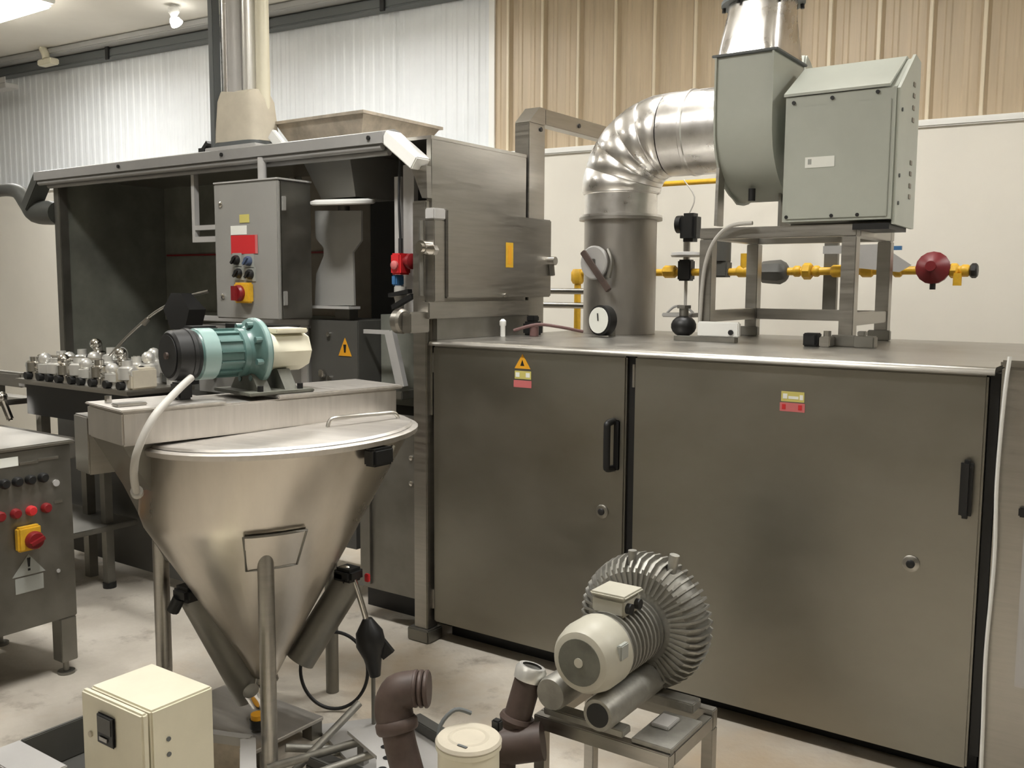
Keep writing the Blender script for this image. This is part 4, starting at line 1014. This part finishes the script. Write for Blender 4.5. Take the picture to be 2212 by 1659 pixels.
# light grey steel frame at the lower left corner
sf = thing('metal_trough', 'pale grey steel trough at the lower left corner', 'trough', (-0.02, -1.9, 0))
part('long_bar', 'lipgrey', sf, B().box(-0.10, -1.98, 0.225, 0.168, -1.865, 0.25, 0.003))
part('cross_bar', 'cabdark', sf, B().box(-0.10, -1.864, 0.13, -0.085, -1.55, 0.25, 0.003))
part('rear_bar', 'cabdark', sf, B().box(-0.084, -1.565, 0.13, 0.165, -1.55, 0.25, 0.003))
part('trough', 'cabdark', sf, B().box(-0.10, -1.863, 0.10, 0.165, -1.55, 0.129))
for (x, y) in ((-0.08, -1.95), (0.15, -1.95), (-0.08, -1.57), (0.15, -1.57)):
    part('leg', 'steeldark', sf, B().box(x - 0.018, y - 0.018, 0.0, x + 0.018, y + 0.018, 0.2245))

# ------------------------------------------------------------------ side-channel vacuum pump on its stand
vp = thing('vacuum_pump', 'finned aluminium side-channel vacuum pump with a cream motor cover', 'pump', (1.42, -0.8, 0.36))
VX, VZ = 1.415, 0.590
part('motor_body', 'alu', vp, B().cyl((VX, -0.95, VZ), (VX, -0.72, VZ), 0.090, n=28))
for k in range(9):
    y = -0.925 + 0.024 * k
    part('motor_fin', 'alu', vp, B().lathe([(0.09, -0.004), (0.102, -0.004), (0.102, 0.004), (0.09, 0.004)], (VX, y, VZ), (0, 1, 0), 28))
fc = part('fan_cover', 'pumpgrey', vp, B().lathe([(0.073, 0), (0.086, 0.004), (0.097, 0.022), (0.106, 0.06), (0.106, 0.125)], (VX, -1.06, VZ), (0, 1, 0), 36), 'cream fan cover')
part('cover_grille', 'castolive', fc, B().lathe([(0.068, 0), (0.068, 0.004)], (VX, -1.062, VZ), (0, 1, 0), 32))
part('cover_screw', 'pumpgrey', fc, B().lathe([(0.014, 0), (0.014, 0.003)], (VX, -1.0655, VZ), (0, 1, 0), 14))
part('blue_mark', 'palelabel', fc, B().box(VX + 0.092, -1.01, VZ + 0.01, VX + 0.107, -0.965, VZ + 0.055, 0.003))
tbx = part('terminal_box', 'pumpgrey', vp, B().box(VX - 0.055, -0.90, VZ + 0.09, VX + 0.055, -0.79, VZ + 0.145, 0.008), 'cream terminal box')
part('box_lid', 'pumpgrey', tbx, B().box(VX - 0.060, -0.905, VZ + 0.146, VX + 0.060, -0.785, VZ + 0.158, 0.005))
for y in (-0.88, -0.825):
    part('cable_gland', 'black', tbx, B().cyl((VX + 0.055, y, VZ + 0.118), (VX + 0.070, y, VZ + 0.118), 0.016, n=12))
part('impeller_housing', 'alu', vp, B().lathe([(0.10, -0.72), (0.17, -0.715), (0.195, -0.69), (0.203, -0.65), (0.195, -0.61), (0.17, -0.58), (0.08, -0.575)], (VX, 0, VZ + 0.005), (0, 1, 0), 48))
NF = 52
for k in range(NF):
    a = 2 * PI * k / NF
    mt_ = Matrix.Translation((VX, -0.65, VZ + 0.005)) @ Matrix.Rotation(a, 4, 'Y')
    if k == 0:
        fin0 = part('radial_fin', 'alu', vp, B().prism([(-0.0035, -0.074, 0.12), (-0.0035, -0.070, 0.185), (-0.0035, -0.045, 0.210), (-0.0035, 0.0, 0.217), (-0.0035, 0.045, 0.210), (-0.0035, 0.068, 0.185), (-0.0035, 0.06, 0.15), (-0.0035, -0.05, 0.15)], (0.007, 0, 0)), smooth=0)
        fin0.data.transform(Matrix.Translation(Vector(vp.location)))
        fin0.matrix_local = FRAME[vp.name] @ mt_
    else:
        c = bpy.data.objects.new('radial_fin', fin0.data)
        COL.objects.link(c)
        c.parent = vp
        c.matrix_local = FRAME[vp.name] @ mt_
part('lifting_eye', 'alu', vp, B().cyl((VX + 0.09, -0.66, VZ + 0.18), (VX + 0.10, -0.66, VZ + 0.235), 0.016, n=10))
part('lifting_eye', 'alu', vp, B().cyl((VX - 0.03, -0.69, VZ + 0.19), (VX - 0.03, -0.69, VZ + 0.235), 0.014, n=10))
sil = part('silencer_tube', 'alu', vp, B().lathe([(0.036, 0.0), (0.046, 0.0), (0.050, 0.012), (0.050, 0.34), (0.04, 0.35)], (VX + 0.045, -1.03, 0.435), (0, 1, 0), 28))
part('silencer_bore', 'black', sil, B().lathe([(0.035, 0.001), (0.035, 0.004)], (VX + 0.045, -1.033, 0.435), (0, 1, 0), 24))
sil2 = part('silencer_tube', 'alu', vp, B().lathe([(0.036, 0.0), (0.046, 0.0), (0.050, 0.012), (0.050, 0.34), (0.04, 0.35)], (VX - 0.115, -1.03, 0.455), (0, 1, 0), 28))
part('base_rail', 'alu', vp, B().box(VX - 0.17, -0.98, 0.362, VX + 0.10, -0.93, 0.384, 0.003))
part('base_rail', 'alu', vp, B().box(VX - 0.17, -0.72, 0.362, VX + 0.20, -0.66, 0.392, 0.003))

vst = thing('pump_stand', 'small aluminium angle stand under the vacuum pump', 'stand', (1.42, -0.78, 0))
part('top_plate', 'alu', vst, B().box(1.53, -0.955, 0.345, 1.655, -0.74, 0.36, 0.002))
part('angle_piece', 'lipgrey', vst, B().box(1.545, -0.86, 0.361, 1.60, -0.78, 0.372, 0.002))
part('front_rail', 'steel', vst, B().box(1.20, -0.965, 0.30, 1.655, -0.93, 0.344, 0.003))
part('rear_rail', 'steel', vst, B().box(1.20, -0.66, 0.30, 1.655, -0.625, 0.36, 0.003))
part('side_rail', 'steel', vst, B().box(1.62, -0.929, 0.30, 1.655, -0.661, 0.344, 0.003))
part('side_rail', 'steel', vst, B().box(1.20, -0.929, 0.30, 1.235, -0.661, 0.344, 0.003))
part('cross_rail', 'steel', vst, B().bar((1.53, -0.93, 0.15), (1.25, -1.15, 0.15), 0.035, 0.035))
for (x, y) in ((1.22, -0.948), (1.637, -0.948), (1.22, -0.643), (1.637, -0.643)):
    part('leg', 'steel', vst, B().box(x - 0.018, y - 0.018, 0.0, x + 0.018, y + 0.018, 0.2995, 0.002))

# brown pipework and cream filter in front
bp_ = thing('brown_pipe_elbow', 'brown pipe with ribbed open elbow left of the cream filter', 'pipe', (0.97, -1.31, 0))
part('pipe', 'brown', bp_, B().tube([(1.06, -1.375, 0.09), (1.03, -1.335, 0.20), (0.975, -1.32, 0.32), (0.948, -1.315, 0.40)], 0.047, 18, sub=3))
part('elbow', 'brown', bp_, B().tube([(0.952, -1.316, 0.385), (0.938, -1.31, 0.43), (0.95, -1.30, 0.468), (0.985, -1.28, 0.482), (1.0, -1.272, 0.485)], [0.055, 0.056, 0.056, 0.052, 0.050], 18, sub=4))
part('collar', 'brown', bp_, B().lathe([(0.057, -0.018), (0.062, -0.01), (0.062, 0.01), (0.057, 0.018)], (0.957, -1.317, 0.378), (-0.32, 0.08, 0.93), 20))
for k in range(3):
    part('thread_ring', 'brown', bp_, B().lathe([(0.049, 0), (0.054, 0.004), (0.054, 0.010), (0.049, 0.014)], (0.988 + 0.014 * k, -1.278 + 0.008 * k, 0.483), (0.85, 0.5, 0.05), 18))
part('tee', 'brown', bp_, B().tube([(1.03, -1.335, 0.205), (1.055, -1.37, 0.10), (1.06, -1.375, 0.06)], 0.058, 18, sub=3))
bp2 = thing('brown_pipe_tee', 'dark brown pipe tee with a bright open end left of the pump', 'pipe', (1.2, -1.03, 0))
part('upright', 'brown', bp2, B().cyl((1.165, -1.06, 0.24), (1.207, -1.003, 0.475), 0.042, n=20))
part('bright_end', 'satin', bp2, B().lathe([(0.030, 0.035), (0.033, 0.0), (0.046, 0.0), (0.048, 0.03), (0.040, 0.042), (0.030, 0.042)], (1.206, -1.004, 0.47), (0.17, 0.23, 0.95), 24, cap=False))
part('bore', 'black', bp2, B().lathe([(0.030, 0.0), (0.030, 0.004)], (1.208, -1.001, 0.48), (0.17, 0.23, 0.95), 20))
part('tee_body', 'brown', bp2, B().cyl((1.14, -1.09, 0.27), (1.27, -1.02, 0.30), 0.056, n=20).sphere((1.165, -1.065, 0.275), 0.062, 16))
part('collar', 'brown', bp2, B().lathe([(0.05, -0.012), (0.055, 0), (0.05, 0.012)], (1.185, -1.033, 0.35), (0.17, 0.23, 0.95), 20))
part('drop', 'brown', bp2, B().cyl((1.15, -1.09, 0.0), (1.155, -1.08, 0.26), 0.05, n=18))
fi = thing('filter_canister', 'round cream filter canister with a ringed flat lid in front', 'filter', (1.216, -1.313, 0))
part('canister', 'cream', fi, B().lathe([(0.080, 0), (0.085, 0.02), (0.085, 0.385), (0.091, 0.39), (0.091, 0.402)], (1.216, -1.313, 0.0), n=36))
fl_ = part('lid', 'fabric', fi, B().lathe([(0.091, 0), (0.092, 0.004), (0.086, 0.012), (0.082, 0.013)], (1.216, -1.313, 0.403), n=36))
part('lid_ring', 'fabric', fl_, B().lathe([(0.046, 0), (0.052, 0.003), (0.058, 0.0)], (1.216, -1.313, 0.416), n=32, cap=False))
part('lid_notch', 'beam', fl_, B().box(1.222, -1.372, 0.4165, 1.252, -1.364, 0.419))
part('bail_wire', 'beam', fi, B().tube([(1.12, -1.33, 0.36), (1.115, -1.31, 0.42), (1.135, -1.27, 0.455), (1.165, -1.235, 0.44)], 0.006, 8, sub=4))
part('clip', 'black', fi, B().box(1.225, -1.222, 0.40, 1.252, -1.198, 0.432, 0.004))
solo('pump_bracket', 'alu', B().box(1.335, -1.26, 0.0, 1.405, -1.19, 0.22, 0.004).box(1.32, -1.27, 0.22, 1.42, -1.18, 0.24, 0.003).cyl((1.37, -1.225, 0.24), (1.37, -1.225, 0.28), 0.025, n=12), 'small aluminium bracket block on the floor right of the filter', 'bracket')

# parts lying on the floor between the cone and the filter
solo('flat_sheet', 'lipgrey', B().prism([(0.20, -0.93, 0.002), (0.62, -1.10, 0.002), (0.86, -0.86, 0.002), (0.42, -0.66, 0.002)], (0, 0, 0.012)), 'grey steel sheet lying on the floor behind the brown elbow', 'sheet')
solo('channel_bar', 'cabdark', B().box(0.0, 0, 0, 0.52, 0.05, 0.04, 0.003, Matrix.Translation((0.50, -0.74, 0.016)) @ Matrix.Rotation(-0.25, 4, 'Z')), 'dark channel bar lying behind the brown elbow', 'bar')
pb = thing('perforated_bracket', 'pale bracket plate with round holes lying left of the brown pipe', 'bracket', (0.72, -1.14, 0))
hp_b = B()
part('plate', 'lipgrey', pb, B().prism([(0.52, -1.03, 0.13), (0.74, -1.03, 0.13), (0.83, -1.17, 0.13), (0.80, -1.24, 0.13), (0.72, -1.15, 0.13), (0.52, -1.08, 0.13)], (0, 0, 0.012)))
for (x, y) in ((0.70, -1.09), (0.755, -1.14), (0.79, -1.20)):
    part('hole', 'black', pb, B().cyl((x, y, 0.1425), (x, y, 0.1432), 0.014, n=14))
part('web', 'lipgrey', pb, B().box(0.53, -1.045, 0.0, 0.56, -1.02, 0.129).box(0.78, -1.20, 0.0, 0.80, -1.17, 0.129))
rods = (((0.36, -1.29, 0.05), (0.60, -1.02, 0.12)), ((0.50, -1.28, 0.05), (0.68, -1.05, 0.115)), ((0.40, -1.21, 0.02), (0.43, -0.93, 0.16)), ((0.42, -1.02, 0.02), (0.30, -1.16, 0.05)))
rl = ['grey rod slanting across the floor nearest the front hopper leg', 'grey rod slanting beside the perforated bracket', 'thin rod standing slanted behind the hopper leg', 'short rod lying flat beside the hopper base']
for (a, b_), l_ in zip(rods, rl):
    solo('steel_rod', 'alu', B().cyl(a, b_, 0.014, n=12), l_, 'rod', group='rods on the floor by the hopper')
solo('floor_channel', 'cabdark', B().box(0.44, -1.20, 0.0, 0.66, -1.10, 0.05, 0.004).box(0.44, -1.20, 0.05, 0.66, -1.185, 0.08, 0.003), 'dark channel section under the rods by the hopper', 'channel')

# pendant lamp and wall pipe
pn = thing('hanging_lamp', 'small bright hanging lamp under the ceiling left of the duct column', 'lamp', (-4.55, 2.0, CEIL))
part('cord', 'white', pn, B().cyl((-4.55, 2.0, 4.03), (-4.55, 2.0, CEIL), 0.02, n=10))
part('holder', 'white', pn, B().lathe([(0.03, 0), (0.05, 0.03), (0.05, 0.06), (0.02, 0.08)], (-4.55, 2.0, 3.96), n=16))
part('bulb', 'lit', pn, B().tube([(-4.55, 2.0, 3.965), (-4.55, 2.0, 3.945), (-4.54, 2.0, 3.92), (-4.52, 2.01, 3.885)], [0.028, 0.022, 0.045, 0.055], 14, sub=3))
wl = thing('wall_conduit_box', 'cream conduit box on the dark beam at the far left', 'conduit box', (-7.0, 2.2, 3.9))
part('box', 'cream', wl, B().box(-7.05, 2.15, 3.87, -6.80, 2.25, 3.93, 0.01))
part('elbow', 'cream', wl, B().tube([(-6.92, 2.18, 3.93), (-6.94, 2.18, 3.99), (-6.98, 2.18, 4.04)], 0.04, 12, sub=3))
solo('wall_tray', 'lipgrey', B().box(-8.9, 2.02, 3.68, -7.45, 2.16, 3.73, 0.005).box(-8.9, 2.02, 3.73, -7.45, 2.03, 3.79, 0.003), 'grey cable tray on the white wall at the upper left edge', 'tray')

ff = thing('floor_frame', 'low pale grey frame on the floor between cream box and hopper leg', 'frame', (0.3, -1.36, 0))
part('front_bar', 'lipgrey', ff, B().bar((0.06, -1.40, 0.135), (0.30, -1.31, 0.135), 0.03, 0.03))
part('side_bar', 'lipgrey', ff, B().bar((0.30, -1.32, 0.135), (0.47, -1.46, 0.135), 0.05, 0.03))
part('panel', 'tray', ff, B().bar((0.07, -1.405, 0.06), (0.29, -1.322, 0.06), 0.008, 0.118))
part('leg', 'lipgrey', ff, B().box(0.445, -1.465, 0.0, 0.475, -1.435, 0.119))
part('leg', 'lipgrey', ff, B().box(0.285, -1.345, 0.0, 0.315, -1.315, 0.119))
part('leg', 'lipgrey', ff, B().box(0.06, -1.42, 0.0, 0.09, -1.39, 0.119))
